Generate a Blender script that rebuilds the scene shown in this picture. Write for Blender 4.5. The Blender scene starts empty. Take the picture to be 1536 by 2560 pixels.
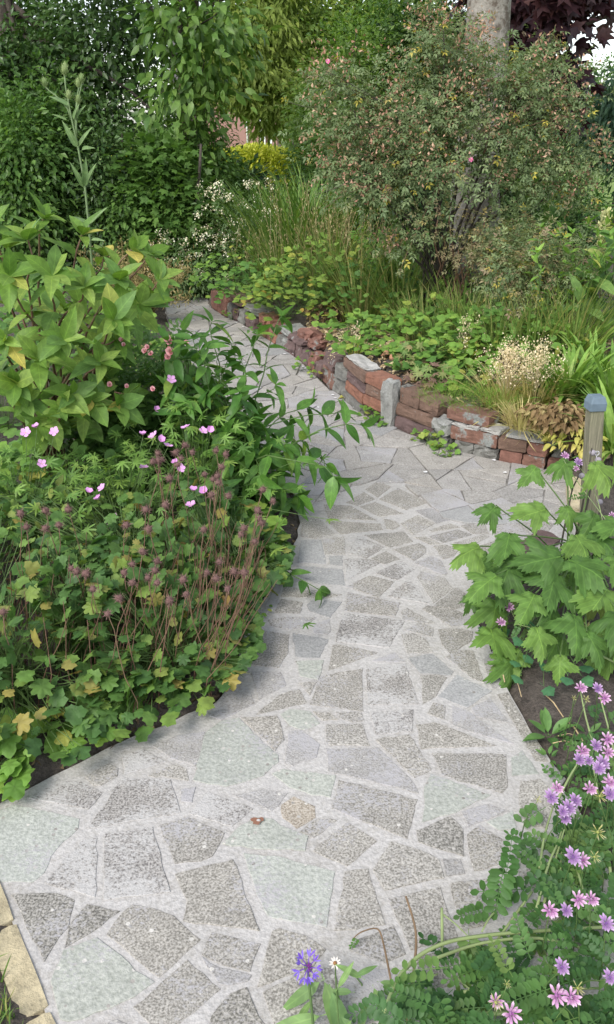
import bpy, bmesh, math, random
import numpy as np
from mathutils import Vector, Matrix
from mathutils.geometry import tessellate_polygon

# ------------------------------------------------------------------ camera, sky, sun, exposure
scene = bpy.context.scene
C = scene.collection
PITCH, VFOV, EYE = math.radians(25.1), math.radians(63), 1.45
cam_data = bpy.data.cameras.new('camera'); cam = bpy.data.objects.new('camera', cam_data); C.objects.link(cam)
cam.location = (0, 0, EYE); cam.rotation_euler = (math.pi/2 - PITCH, 0, 0)
cam_data.sensor_fit = 'VERTICAL'; cam_data.angle = VFOV; cam_data.clip_start = .05; cam_data.clip_end = 600
scene.camera = cam
SUN_EL, SUN_AZ = math.radians(46), math.radians(215)      # azimuth clockwise from +Y: high, behind and to the left
world = bpy.data.worlds.new('World'); scene.world = world; world.use_nodes = True
wn = world.node_tree; wn.nodes.clear()
sky = wn.nodes.new('ShaderNodeTexSky'); sky.sky_type = 'NISHITA'; sky.sun_disc = False
sky.sun_elevation = SUN_EL; sky.sun_rotation = SUN_AZ; sky.air_density = 1.0; sky.dust_density = 1.0; sky.ozone_density = 1.0
hs = wn.nodes.new('ShaderNodeHueSaturation'); hs.inputs['Saturation'].default_value = .42; hs.inputs['Value'].default_value = 1.0
bg = wn.nodes.new('ShaderNodeBackground'); bg.inputs['Strength'].default_value = .15
wo = wn.nodes.new('ShaderNodeOutputWorld')
wn.links.new(sky.outputs[0], hs.inputs['Color']); wn.links.new(hs.outputs[0], bg.inputs[0]); wn.links.new(bg.outputs[0], wo.inputs[0])
sd = bpy.data.lights.new('sun', 'SUN'); sd.energy = 1.5; sd.angle = math.radians(24); sd.color = (1, .96, .9)
sun = bpy.data.objects.new('sun', sd); C.objects.link(sun)
sdir = Vector((math.sin(SUN_AZ)*math.cos(SUN_EL), math.cos(SUN_AZ)*math.cos(SUN_EL), math.sin(SUN_EL)))
sun.rotation_euler = sdir.to_track_quat('Z', 'Y').to_euler(); sun.location = (0, 0, 20)
scene.view_settings.view_transform = 'Standard'; scene.view_settings.look = 'None'
scene.view_settings.exposure = .95; scene.view_settings.gamma = 1

# ------------------------------------------------------------------ helpers
rng = np.random.default_rng(11)
F0 = 1280/math.tan(VFOV/2)
CP, SP = math.cos(PITCH), math.sin(PITCH)
def ray(px, py):
    x = (px-768)/F0; y = -(py-1280)/F0
    return np.array([x, CP+y*SP, -SP+y*CP])
def G(px, py, z=0.0):                                   # where the sight line through a photo point meets height z
    d = ray(px, py); t = (z-EYE)/d[2]; return np.array([d[0]*t, d[1]*t, z])
def P(px, py, Y):                                       # the point of that sight line at distance Y
    d = ray(px, py); t = Y/d[1]; return np.array([d[0]*t, Y, EYE+d[2]*t])
def U(a, b): return float(rng.uniform(a, b))
def nrm(v):
    v = np.asarray(v, float); n = np.linalg.norm(v, axis=-1, keepdims=True); return v/np.maximum(n, 1e-9)

def mk_mesh(name, V, F, mats, rnd=None, mi=None, smooth=True):
    V = np.asarray(V, np.float32).reshape(-1, 3); F = np.asarray(F, np.int32).reshape(-1, 3)
    me = bpy.data.meshes.new(name)
    me.vertices.add(len(V)); me.vertices.foreach_set('co', V.ravel())
    me.loops.add(F.size); me.loops.foreach_set('vertex_index', F.ravel())
    me.polygons.add(len(F)); me.polygons.foreach_set('loop_start', np.arange(0, F.size, 3, dtype=np.int32))
    for m in (mats if isinstance(mats, (list, tuple)) else [mats]): me.materials.append(m)
    if mi is not None: me.polygons.foreach_set('material_index', np.asarray(mi, np.int32))
    me.polygons.foreach_set('use_smooth', np.full(len(F), smooth, bool))
    me.update(calc_edges=True)
    if rnd is not None:
        a = me.attributes.new('rnd', 'FLOAT', 'POINT'); a.data.foreach_set('value', np.asarray(rnd, np.float32))
    return me
def link(name, me, parent=None, M=None, **props):
    o = bpy.data.objects.new(name, me); C.objects.link(o)
    if M is not None: o.matrix_basis = M
    if parent is not None:
        o.parent = parent
        o.matrix_basis = Matrix.Translation(-Vector(parent.location)) @ (M if M is not None else Matrix.Identity(4))
    for k, v in props.items(): o[k] = v
    return o
def thing(name, label, cat, loc, group=None):
    o = bpy.data.objects.new(name, None); C.objects.link(o); o.location = tuple(float(c) for c in loc); o.empty_display_size = .05
    o['label'] = label; o['category'] = cat
    if group: o['group'] = group
    return o
def tagged(o, label, cat, group=None):
    o['label'] = label; o['category'] = cat
    if group: o['group'] = group
    return o

class Acc:                                              # gathers triangles for one mesh
    def __init__(s): s.V = []; s.F = []; s.R = []; s.I = []; s.n = 0
    def add(s, V, F, r=0.0, mi=0):
        V = np.asarray(V, float).reshape(-1, 3); F = np.asarray(F, int).reshape(-1, 3)
        s.V.append(V); s.F.append(F+s.n); s.n += len(V)
        s.R.append(np.broadcast_to(np.asarray(r, float), (len(V),)) if np.ndim(r) < 1 or len(np.atleast_1d(r)) == len(V) else np.full(len(V), float(np.mean(r))))
        s.I.append(np.full(len(F), mi) if np.ndim(mi) == 0 else np.asarray(mi))
    def mesh(s, name, mats, smooth=True):
        return mk_mesh(name, np.concatenate(s.V), np.concatenate(s.F), mats, np.concatenate(s.R), np.concatenate(s.I), smooth)

def basis(d, n):
    d = nrm(d); n = np.asarray(n, float)
    x = np.cross(d, n); bad = np.linalg.norm(x, axis=-1) < 1e-4
    if np.any(bad):
        alt = np.cross(d, np.array([1.0, .1, .05])); x = np.where(np.asarray(bad)[..., None], alt, x)
    x = nrm(x); z = np.cross(x, d); return x, d, z
def cloud(acc, T, pos, d, n, sc, rnd=None, mi=0):       # many copies of a small template joined into one accumulator
    TV, TF = T; pos = np.asarray(pos, float); N = len(pos)
    if N == 0: return
    x, y, z = basis(d, n); sc = np.broadcast_to(np.asarray(sc, float), (N,))
    V = pos[:, None] + sc[:, None, None]*(TV[None, :, 0:1]*x[:, None] + TV[None, :, 1:2]*y[:, None] + TV[None, :, 2:3]*z[:, None])
    F = TF[None] + (np.arange(N)*len(TV))[:, None, None]
    r = np.repeat(rng.random(N) if rnd is None else rnd, len(TV))
    acc.add(V.reshape(-1, 3), F.reshape(-1, 3), r, mi)
def mat4(pos, d, n, sc):
    x, y, z = basis(np.asarray(d, float), np.asarray(n, float))
    return Matrix(((x[0]*sc, y[0]*sc, z[0]*sc, pos[0]), (x[1]*sc, y[1]*sc, z[1]*sc, pos[1]), (x[2]*sc, y[2]*sc, z[2]*sc, pos[2]), (0, 0, 0, 1)))
def tube(pts, r0, r1, sides=5, cap=True):
    pts = np.asarray(pts, float); n = len(pts); t = np.gradient(pts, axis=0)
    t = nrm(t); ref = np.array([0.31, .2, .93]) if abs(t[0][2]) < .9 else np.array([1.0, .1, 0])
    V = []; rr = np.linspace(r0, r1, n) if np.ndim(r0) == 0 else np.asarray(r0)
    for i in range(n):
        a = nrm(np.cross(t[i], ref)); b = np.cross(t[i], a)
        ang = np.arange(sides)/sides*2*math.pi
        V.append(pts[i] + rr[i]*(np.cos(ang)[:, None]*a + np.sin(ang)[:, None]*b))
    V = np.concatenate(V); Fs = []
    for i in range(n-1):
        for j in range(sides):
            a, b = i*sides+j, i*sides+(j+1) % sides
            Fs += [(a, b, b+sides), (a, b+sides, a+sides)]
    if cap:
        for j in range(1, sides-1): Fs += [((n-1)*sides, (n-1)*sides+j, (n-1)*sides+j+1), (0, j+1, j)]
    return V, np.array(Fs)
def curve(p0, p1, sag=0.0, lift=0.5, n=7, jit=0.0):     # a stem that leaves p0 upward and bends over to p1
    p0 = np.asarray(p0, float); p1 = np.asarray(p1, float); L = np.linalg.norm(p1-p0)
    c0 = p0 + np.array([0, 0, L*lift]); c1 = p1 + np.array([0, 0, L*sag]) - (p1-p0)*.15
    t = np.linspace(0, 1, n)[:, None]
    pts = (1-t)**3*p0 + 3*(1-t)**2*t*c0 + 3*(1-t)*t*t*c1 + t**3*p1
    if jit: pts[1:-1] += rng.normal(0, jit, (n-2, 3))
    return pts
def along(pts, t):                                      # point and direction at fraction t
    s = t*(len(pts)-1); i = min(int(s), len(pts)-2); f = s-i
    return pts[i]*(1-f)+pts[i+1]*f, nrm(pts[i+1]-pts[i])

# ------------------------------------------------------------------ materials
def nodes(name):
    m = bpy.data.materials.new(name); m.use_nodes = True; nt = m.node_tree
    return m, nt, nt.nodes, nt.links, nt.nodes['Principled BSDF']
def ramp(nn, stops, interp='LINEAR'):
    r = nn.new('ShaderNodeValToRGB'); r.color_ramp.interpolation = interp; e = r.color_ramp.elements
    while len(e) < len(stops): e.new(.5)
    for el, (p, c) in zip(e, stops): el.position = p; el.color = (c[0], c[1], c[2], 1) if np.ndim(c) else (c, c, c, 1)
    return r
def noise(nn, ll, vec, scale, detail=3, rough=.55):
    t = nn.new('ShaderNodeTexNoise'); t.inputs['Scale'].default_value = scale; t.inputs['Detail'].default_value = detail; t.inputs['Roughness'].default_value = rough
    if vec is not None: ll.new(vec, t.inputs['Vector'])
    return t
def math_(nn, ll, op, a, b=None, clamp=False):
    t = nn.new('ShaderNodeMath'); t.operation = op; t.use_clamp = clamp
    for i, v in enumerate((a, b)):
        if v is None: continue
        if isinstance(v, (int, float)): t.inputs[i].default_value = v
        else: ll.new(v, t.inputs[i])
    return t.outputs[0]
def mix(nn, ll, fac, a, b, mode='MIX'):
    t = nn.new('ShaderNodeMix'); t.data_type = 'RGBA'; t.blend_type = mode
    for i, v in ((0, fac), (6, a), (7, b)):
        if isinstance(v, (int, float)): t.inputs[i].default_value = v
        elif isinstance(v, tuple): t.inputs[i].default_value = (v[0], v[1], v[2], 1)
        else: ll.new(v, t.inputs[i])
    return t.outputs[2]
def plain(name, col, rough=.6, var=.25, scale=20, bump=0.0):
    m, nt, nn, ll, b = nodes(name); tc = nn.new('ShaderNodeTexCoord'); n = noise(nn, ll, tc.outputs['Object'], scale, 4)
    r = ramp(nn, [(.3, tuple(c*(1-var) for c in col)), (.7, tuple(min(1, c*(1+var)) for c in col))]); ll.new(n.outputs[0], r.inputs[0])
    ll.new(r.outputs[0], b.inputs['Base Color']); b.inputs['Roughness'].default_value = rough
    if bump:
        bp = nn.new('ShaderNodeBump'); bp.inputs['Strength'].default_value = bump; bp.inputs['Distance'].default_value = .01
        ll.new(n.outputs[0], bp.inputs['Height']); ll.new(bp.outputs[0], b.inputs['Normal'])
    return m
def leafmat(name, stops, rough=.45, transl=.3, vein=0.0, vscale=26.0, tint=(1.15, 1.25, .55), spec=.35, gain=1.4):
    """colours picked leaf by leaf (object random + 'rnd' attribute); faint midrib and side veins on leaf objects"""
    m, nt, nn, ll, b = nodes(name)
    at = nn.new('ShaderNodeAttribute'); at.attribute_name = 'rnd'; oi = nn.new('ShaderNodeObjectInfo')
    s = math_(nn, ll, 'ADD', at.outputs['Fac'], oi.outputs['Random']); s = math_(nn, ll, 'FRACT', s)
    r = ramp(nn, stops); ll.new(s, r.inputs[0]); col = r.outputs[0]
    geo = nn.new('ShaderNodeNewGeometry')
    n = noise(nn, ll, geo.outputs['Position'], 38, 2)
    v = ramp(nn, [(.3, .78), (.7, 1.2)]); ll.new(n.outputs[0], v.inputs[0]); col = mix(nn, ll, 1.0, col, v.outputs[0], 'MULTIPLY')
    if vein:
        tc = nn.new('ShaderNodeTexCoord'); sx = nn.new('ShaderNodeSeparateXYZ'); ll.new(tc.outputs['Object'], sx.inputs[0])
        ax = math_(nn, ll, 'ABSOLUTE', sx.outputs[0])
        mid = math_(nn, ll, 'LESS_THAN', ax, .012)
        w = math_(nn, ll, 'SUBTRACT', sx.outputs[1], math_(nn, ll, 'MULTIPLY', ax, 1.1))
        w = math_(nn, ll, 'SINE', math_(nn, ll, 'MULTIPLY', w, vscale*2)); w = math_(nn, ll, 'GREATER_THAN', w, .86)
        w = math_(nn, ll, 'MULTIPLY', w, .45); f = math_(nn, ll, 'MULTIPLY', math_(nn, ll, 'MAXIMUM', mid, w), vein)
        col = mix(nn, ll, f, col, mix(nn, ll, 1.0, col, (1.7, 1.6, 1.5), 'MULTIPLY'))
    col = mix(nn, ll, 1.0, col, (gain, gain, gain*.92), 'MULTIPLY')
    ll.new(col, b.inputs['Base Color']); b.inputs['Roughness'].default_value = rough
    b.inputs['Specular IOR Level'].default_value = spec
    if transl:
        tr = nn.new('ShaderNodeBsdfTranslucent'); ll.new(mix(nn, ll, 1.0, col, tint, 'MULTIPLY'), tr.inputs[0])
        ms = nn.new('ShaderNodeMixShader'); ms.inputs[0].default_value = transl
        ll.new(b.outputs[0], ms.inputs[1]); ll.new(tr.outputs[0], ms.inputs[2]); ll.new(ms.outputs[0], nn['Material Output'].inputs[0])
    return m
def stonemat(name, base, dark, light, speck=215, smear=0.0, pebbles=0.0, dirt=0.0, smearcol=(.52, .51, .53), var=.12):
    m, nt, nn, ll, b = nodes(name); tc = nn.new('ShaderNodeTexCoord'); o = tc.outputs['Object']
    n1 = noise(nn, ll, o, speck, 2, .6); n2 = noise(nn, ll, o, 14, 4); n3 = noise(nn, ll, o, 55, 3, .7)
    r1 = ramp(nn, [(.36, dark), (.5, base), (.64, light)]); ll.new(n1.outputs[0], r1.inputs[0]); col = r1.outputs[0]
    r2 = ramp(nn, [(.3, 1-var), (.7, 1+var)]); ll.new(n2.outputs[0], r2.inputs[0]); col = mix(nn, ll, 1.0, col, r2.outputs[0], 'MULTIPLY')
    oi = nn.new('ShaderNodeObjectInfo'); r3 = ramp(nn, [(0, (.9, .9, .91)), (.5, (1, .99, .98)), (1, (1.07, 1.07, 1.09))]); ll.new(oi.outputs['Random'], r3.inputs[0])
    col = mix(nn, ll, 1.0, col, r3.outputs[0], 'MULTIPLY')
    if pebbles:
        v = nn.new('ShaderNodeTexVoronoi'); v.inputs['Scale'].default_value = 62; ll.new(o, v.inputs['Vector'])
        sep = nn.new('ShaderNodeSeparateColor'); ll.new(v.outputs['Color'], sep.inputs[0])
        k = math_(nn, ll, 'MULTIPLY', math_(nn, ll, 'LESS_THAN', v.outputs['Distance'], .27), math_(nn, ll, 'GREATER_THAN', sep.outputs[0], 1-pebbles))
        col = mix(nn, ll, k, col, mix(nn, ll, sep.outputs[1], (.30, .28, .26), (.80, .78, .74)))
    if dirt:                                            # earth and old damp stains trodden into the joints
        d1 = noise(nn, ll, o, 7, 5, .7); d2 = noise(nn, ll, o, 70, 3, .7); mr = nn.new('ShaderNodeMapRange'); mr.inputs[1].default_value = .86; mr.inputs[2].default_value = 1.32; mr.inputs[4].default_value = dirt
        ll.new(math_(nn, ll, 'ADD', d1.outputs[0], math_(nn, ll, 'MULTIPLY', d2.outputs[0], .8)), mr.inputs[0]); col = mix(nn, ll, mr.outputs[0], col, (.30, .275, .23))
    if smear:
        big = noise(nn, ll, o, 5.5, 3, .6); mp = nn.new('ShaderNodeMapping'); mp.inputs['Scale'].default_value = (1, 1.25, 1); ll.new(o, mp.inputs[0])
        fine = noise(nn, ll, mp.outputs[0], 105, 3, .7)
        k = math_(nn, ll, 'ADD', math_(nn, ll, 'MULTIPLY', big.outputs[0], 1.1), fine.outputs[0])
        rr = ramp(nn, [(.0, 0.0), (1, 1.0)]); mr = nn.new('ShaderNodeMapRange'); mr.inputs[1].default_value = 1.18-.22*smear; mr.inputs[2].default_value = 1.34-.22*smear
        ll.new(k, mr.inputs[0]); col = mix(nn, ll, mr.outputs[0], col, smearcol)
    col = mix(nn, ll, 1.0, col, (.785, .77, .742), 'MULTIPLY')
    ll.new(col, b.inputs['Base Color']); b.inputs['Roughness'].default_value = .85; b.inputs['Specular IOR Level'].default_value = .25
    bp = nn.new('ShaderNodeBump'); bp.inputs['Strength'].default_value = .5; bp.inputs['Distance'].default_value = .004
    ll.new(math_(nn, ll, 'ADD', n1.outputs[0], math_(nn, ll, 'MULTIPLY', n3.outputs[0], 1.5)), bp.inputs['Height']); ll.new(bp.outputs[0], b.inputs['Normal'])
    return m
M_AGG = stonemat('aggregate_slab', (.43, .412, .38), (.25, .24, .215), (.60, .58, .54), pebbles=.12, smear=.12)
M_SMEAR = stonemat('smeared_slab', (.38, .365, .345), (.18, .17, .165), (.54, .52, .50), smear=.95, pebbles=.1, smearcol=(.60, .59, .585))
M_LSMEAR = stonemat('lightly_smeared_slab', (.41, .395, .365), (.23, .22, .20), (.57, .55, .52), smear=.55, pebbles=.15)
M_GREEN = stonemat('pale_green_slab', (.50, .525, .485), (.41, .435, .395), (.58, .605, .56), speck=120, pebbles=.3, var=.07, smear=.2)
M_BLUE = stonemat('blue_grey_slab', (.43, .435, .435), (.35, .355, .355), (.50, .50, .50), speck=150, pebbles=.08, var=.08)
M_PALE = stonemat('pale_grey_slab', (.45, .44, .43), (.33, .32, .31), (.55, .54, .53), smear=.8, pebbles=.2)
M_DARK = stonemat('dark_slab', (.345, .335, .305), (.16, .155, .14), (.52, .50, .47), pebbles=.15, smear=.2)
M_SAND = stonemat('sandy_slab', (.46, .41, .34), (.30, .26, .21), (.60, .55, .48), pebbles=.4)
M_FAR = stonemat('far_slab', (.44, .425, .405), (.33, .32, .305), (.53, .515, .50), speck=150, pebbles=.1, var=.14)
M_FAR2 = stonemat('far_warm_slab', (.475, .455, .43), (.36, .345, .32), (.56, .54, .51), speck=150, pebbles=.1, var=.12)
SM = dict(a=M_AGG, s=M_SMEAR, l=M_LSMEAR, g=M_GREEN, b=M_BLUE, p=M_PALE, k=M_DARK, y=M_SAND)
M_MORTAR = stonemat('pale_mortar', (.61, .60, .595), (.54, .53, .525), (.67, .66, .655), speck=120, var=.09, dirt=.75)
M_GAP = plain('gap_dirt', (.20, .187, .17), .95, .35, 60, .3)

# ------------------------------------------------------------------ the path and its stones
def panel(ox, oy, s): return lambda pts: [G(ox+x*s, oy+y*s) for x, y in pts]
SA, SE = .517520, .404313
PA, PB = panel(0, 1740, SA), panel(768, 1740, SA)
PE, PF, PG, PH = panel(400, 1700, SE), panel(500, 1400, SE), panel(900, 1400, SE), panel(700, 1050, SE)
STONES = [
 (PA,'g',[(-70,575),(75,525),(385,590),(380,640),(270,740),(210,855),(160,900),(-90,890)]),
 (PA,'s',[(130,490),(300,410),(390,412),(495,470),(430,545)]),
 (PA,'a',[(415,390),(530,325),(572,350),(570,385),(490,432),(450,430)]),
 (PA,'s',[(592,290),(690,255),(805,320),(600,378)]),
 (PA,'a',[(715,383),(855,325),(905,350),(918,408)]),
 (PA,'p',[(735,240),(850,190),(990,170),(985,240),(945,340),(830,300)]),
 (PA,'s',[(425,640),(590,397),(825,400),(872,562)]),
 (PA,'p',[(870,450),(950,440),(930,515),(875,510)]),
 (PA,'s',[(915,570),(1000,460),(1225,545),(1120,630)]),
 (PA,'s',[(215,905),(395,695),(468,688),(460,972)]),
 (PA,'s',[(507,665),(740,630),(825,945),(503,985)]),
 (PA,'l',[(768,625),(905,588),(1085,660),(1030,775),(970,800),(845,808)]),
 (PA,'a',[(845,858),(1130,788),(1255,1135),(885,1085),(905,990)]),
 (PA,'k',[(60,962),(225,948),(320,962),(360,985),(330,1110),(250,1225),(215,1285)]),
 (PA,'k',[(318,1215),(335,1105),(420,1005),(580,1040),(490,1110)]),
 (PA,'a',[(517,1150),(600,1040),(640,1008),(750,1030),(835,1060),(970,1180),(765,1362)]),
 (PA,'l',[(972,1250),(1025,1140),(1258,1198),(1210,1330),(1080,1300)]),
 (PA,'g',[(245,1380),(310,1230),(470,1165),(745,1385),(590,1480),(400,1560),(330,1575),(290,1560)]),
 (PA,'a',[(650,1500),(905,1275),(1070,1415),(850,1600),(760,1620),(700,1560)]),
 (PA,'k',[(1015,1550),(1110,1440),(1190,1410),(1310,1640),(1000,1640)]),
 (PA,'a',[(1245,1405),(1310,1135),(1350,1120),(1480,1155),(1580,1225),(1500,1330),(1420,1340)]),
 (PA,'a',[(1270,1430),(1430,1350),(1600,1310),(1650,1450),(1400,1620),(1340,1620)]),
 (PA,'g',[(1175,760),(1330,775),(1619,850),(1580,1115),(1300,1070),(1240,960)]),
 (PA,'p',[(975,1265),(1060,1310),(1215,1345),(1200,1380),(1100,1400),(1060,1385)]),
 (PA,'p',[(470,1600),(560,1560),(640,1590),(640,1660),(480,1660)]),
 (PE,'g',[(385,1010),(500,900),(600,850),(700,860),(750,900),(925,965),(900,1055),(560,1040),(440,1030)]),
 (PE,'g',[(380,250),(490,235),(555,300),(640,390),(735,465),(735,505),(640,590),(400,660),(205,620),(230,520),(280,330)]),
 (PE,'a',[(502,232),(725,222),(755,290),(770,370),(710,440),(630,355),(570,300)]),
 (PE,'p',[(800,320),(870,310),(985,395),(970,480),(820,530),(770,520)]),
 (PE,'g',[(745,215),(800,180),(930,190),(990,270),(900,310),(800,280)]),
 (PE,'a',[(950,195),(1050,205),(1105,245),(1010,250)]),
 (PE,'l',[(1085,200),(1250,195),(1265,250),(1200,265),(1110,235)]),
 (PE,'a',[(1028,275),(1250,270),(1300,405),(1030,400)]),
 (PE,'g',[(690,580),(760,550),(1090,590),(1060,725),(940,710),(800,660)]),
 (PE,'p',[(455,715),(640,675),(790,700),(740,770),(690,810)]),
 (PE,'y',[(750,770),(830,720),(960,780),(960,850),(850,920),(760,850)]),
 (PE,'a',[(865,940),(975,855),(1105,860),(950,975)]),
 (PB,'p',[(90,255),(340,250),(490,390),(545,470),(300,410),(105,365)]),
 (PB,'a',[(330,210),(495,185),(600,355),(520,395)]),
 (PB,'a',[(530,140),(620,125),(910,238),(550,255)]),
 (PB,'a',[(608,275),(960,280),(972,440),(945,470),(650,380)]),
 (PB,'g',[(570,440),(600,375),(640,390),(890,478),(720,560),(555,610)]),
 (PB,'l',[(155,405),(535,500),(485,688),(120,545)]),
 (PB,'a',[(1030,415),(1130,400),(1200,480),(1160,640),(1060,620),(1020,520)]),
 (PB,'p',[(740,560),(880,520),(970,555),(780,635)]),
 (PB,'k',[(530,650),(695,580),(755,645),(755,775),(540,705)]),
 (PB,'l',[(770,670),(835,625),(1075,770),(805,845)]),
 (PB,'a',[(25,745),(195,610),(340,700),(195,820)]),
 (PB,'a',[(318,835),(410,700),(640,785),(660,875),(375,938)]),
 (PB,'p',[(655,790),(740,790),(765,860),(672,872)]),
 (PB,'a',[(180,845),(290,835),(380,1105),(135,1135)]),
 (PB,'l',[(390,980),(640,920),(725,1165),(500,1230),(460,1120)]),
 (PB,'l',[(690,905),(920,880),(1000,900),(1000,1000),(900,1060),(850,1110),(740,1130)]),
 (PB,'l',[(230,1180),(420,1110),(480,1250),(380,1290),(210,1230)]),
 (PB,'a',[(1020,850),(1140,820),(1240,880),(1100,950),(1050,930)]),
 (PB,'g',[(985,300),(1040,260),(1120,375),(990,385)]),
 (PB,'p',[(1130,345),(1180,320),(1250,400),(1210,450)]),
 (PB,'g',[(870,610),(990,560),(1010,640),(930,650)]),
 (PB,'a',[(500,1270),(740,1200),(860,1180),(900,1350),(600,1420)]),
 (PB,'a',[(1000,1050),(1200,980),(1400,1050),(1350,1250),(1000,1250)]),
 (PB,'p',[(-40,1470),(300,1310),(460,1330),(560,1500),(100,1640)]),
 (PG,'s',[(42,670),(280,640),(365,890),(40,893)]),
 (PG,'p',[(75,625),(215,570),(280,632)]),
 (PG,'a',[(255,460),(330,450),(405,485),(455,570),(290,575)]),
 (PG,'l',[(275,435),(365,388),(455,420),(450,475)]),
 (PG,'b',[(300,605),(450,580),(580,690),(560,712),(370,702)]),
 (PG,'a',[(375,712),(490,708),(540,725),(475,840),(395,888)]),
 (PG,'b',[(480,845),(600,710),(815,810),(665,912)]),
 (PG,'l',[(525,600),(610,555),(700,560),(770,760),(690,728)]),
 (PG,'a',[(485,430),(610,420),(700,440),(690,500),(560,580),(505,520)]),
 (PG,'l',[(385,300),(420,280),(600,310),(690,350),(690,410),(560,410)]),
 (PG,'l',[(250,320),(290,295),(470,390),(430,395),(265,370)]),
 (PG,'l',[(415,950),(455,880),(530,900),(525,988)]),
 (PG,'s',[(65,945),(330,925),(325,1060),(95,1078)]),
 (PG,'p',[(570,900),(660,930),(960,1140),(740,1080),(570,1020)]),
 (PG,'p',[(690,915),(800,850),(930,1010),(720,965)]),
 (PG,'a',[(850,830),(915,820),(1170,1248),(1085,1240)]),
 (PG,'p',[(760,620),(820,560),(890,770),(820,800)]),
 (PG,'l',[(455,285),(600,170),(700,230),(720,280),(590,305)]),
 (PF,'a',[(525,165),(740,190),(880,215),(800,235),(500,225)]),
 (PF,'a',[(505,240),(640,265),(620,330),(460,325)]),
 (PF,'b',[(660,280),(700,240),(880,260),(805,355),(680,315)]),
 (PF,'l',[(420,370),(560,350),(720,355),(640,420),(530,430),(440,405)]),
 (PF,'p',[(700,400),(800,365),(810,440),(790,465),(705,450)]),
 (PF,'l',[(240,560),(380,430),(555,460),(550,570),(490,665),(230,645)]),
 (PF,'b',[(575,450),(795,490),(740,605),(590,600)]),
 (PF,'g',[(590,625),(770,620),(755,690),(730,740),(620,715)]),
 (PF,'p',[(320,690),(500,690),(535,775),(360,865)]),
 (PF,'a',[(345,955),(500,830),(615,797),(662,880),(400,945)]),
 (PF,'a',[(615,760),(720,755),(680,835)]),
 (PF,'l',[(745,720),(860,695),(1005,670),(1010,935),(680,895)]),
 (PF,'a',[(825,522),(880,525),(1105,572),(1000,610),(795,683)]),
 (PF,'s',[(890,330),(1265,375),(1170,540),(840,505),(870,370)]),
 (PF,'l',[(915,200),(1240,265),(1210,350),(895,315)]),
 (PF,'p',[(170,790),(290,780),(340,890),(130,990),(50,960)]),
 (PF,'p',[(500,90),(528,100),(475,300),(380,335)]),
 (PH,'b',[(130,745),(255,740),(285,890),(110,880)]),
 (PH,'b',[(105,900),(390,925),(405,1025),(210,1010),(100,950)]),
 (PH,'a',[(260,735),(400,720),(405,830),(280,830)]),
 (PH,'b',[(300,840),(385,840),(390,905),(310,895)]),
 (PH,'a',[(140,605),(235,600),(345,705),(230,735),(130,720)]),
 (PH,'a',[(290,625),(625,640),(635,680),(380,705)]),
 (PH,'a',[(270,520),(440,530),(600,620),(300,608)]),
 (PH,'s',[(425,825),(480,715),(650,785),(540,855)]),
 (PH,'a',[(520,710),(770,690),(825,750),(680,790)]),
 (PH,'s',[(395,860),(540,860),(620,885),(410,990)]),
 (PH,'a',[(560,855),(660,810),(745,860),(640,890)]),
 (PH,'s',[(590,945),(750,870),(840,920),(720,990)]),
 (PH,'l',[(410,1030),(560,960),(710,1000),(610,1100)]),
 (PH,'s',[(665,1090),(800,980),(925,1140)]),
 (PH,'a',[(850,970),(870,935),(1020,975),(1070,1040),(950,1135)]),
 (PH,'l',[(830,885),(940,840),(1000,870),(1040,950),(1020,960)]),
 (PH,'a',[(705,800),(860,760),(905,790),(900,820),(830,870)]),
 (PH,'a',[(745,640),(850,590),(960,640),(825,710)]),
 (PH,'a',[(490,535),(590,505),(765,578),(620,598)]),
 (PH,'a',[(615,490),(730,420),(920,510),(780,555)]),
 (PH,'a',[(410,510),(520,445),(590,490),(475,530)]),
 (PH,'a',[(530,428),(600,380),(690,412),(605,480)]),
 (PH,'a',[(640,610),(715,625),(745,655),(700,678),(660,670)]),
 (PH,'l',[(920,720),(1100,675),(1190,710),(1010,760)]),
 (PH,'a',[(920,680),(1050,640),(1120,665),(940,690)]),
 (PH,'p',[(840,560),(1000,530),(1030,590),(1050,620),(970,640)]),
 (PH,'a',[(950,780),(1020,770),(1110,800),(1080,840),(1010,860)]),
 (PH,'a',[(1070,760),(1260,705),(1300,720),(1150,800)]),
 (PH,'l',[(1120,655),(1260,610),(1290,700),(1200,705)]),
 (PH,'l',[(1310,600),(1500,600),(1700,640),(1600,760),(1330,730)]),
 (PH,'l',[(1180,800),(1330,745),(1580,780),(1500,900),(1300,900),(1130,850)]),
 (PH,'a',[(830,725),(900,720),(1000,765),(930,770)]),
]
NEAR = [(175,2650),(135,2560),(83,2428),(10,2247),(-420,2262),(-520,2245)]
NEAR_G = [G(*p) for p in NEAR[:4]] + [np.array([-1.7,1.22,0]), np.array([-1.7,1.06+.02,0])]
LEFT_EDGE = [(0,2007),(200,1905),(350,1835),(530,1765),(592,1690),(622,1560),(690,1440),(715,1400),(745,1340),(750,1290),(738,1240)]
RIGHT_EDGE = [(1180,1525),(1223,1602),(1262,1711),(1304,1784),(1371,1900),(1440,2020),(1530,2190),(1640,2400)]
g_left = [G(*p) for p in LEFT_EDGE]; g_right = [G(*p) for p in RIGHT_EDGE]
WALLPX = [(1430,1195),(1398,1185),(1361,1174),(1245,1152),(1134,1125),(1075,1106),(1033,1091),(985,1068),(955,1062),(908,1037),(865,998),(818,970),(785,935),(740,895),(689,862),(629,824),(594,805),(565,794),(527,769)]
g_wall = [G(*p) for p in WALLPX]
PATH = ([np.array([-.36,.45,0]), G(135,2560), G(83,2428), G(10,2247), np.array([-1.9,1.27,0]), np.array([-1.9,1.02,0])+np.array([0,.24,0])]
        )
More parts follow.
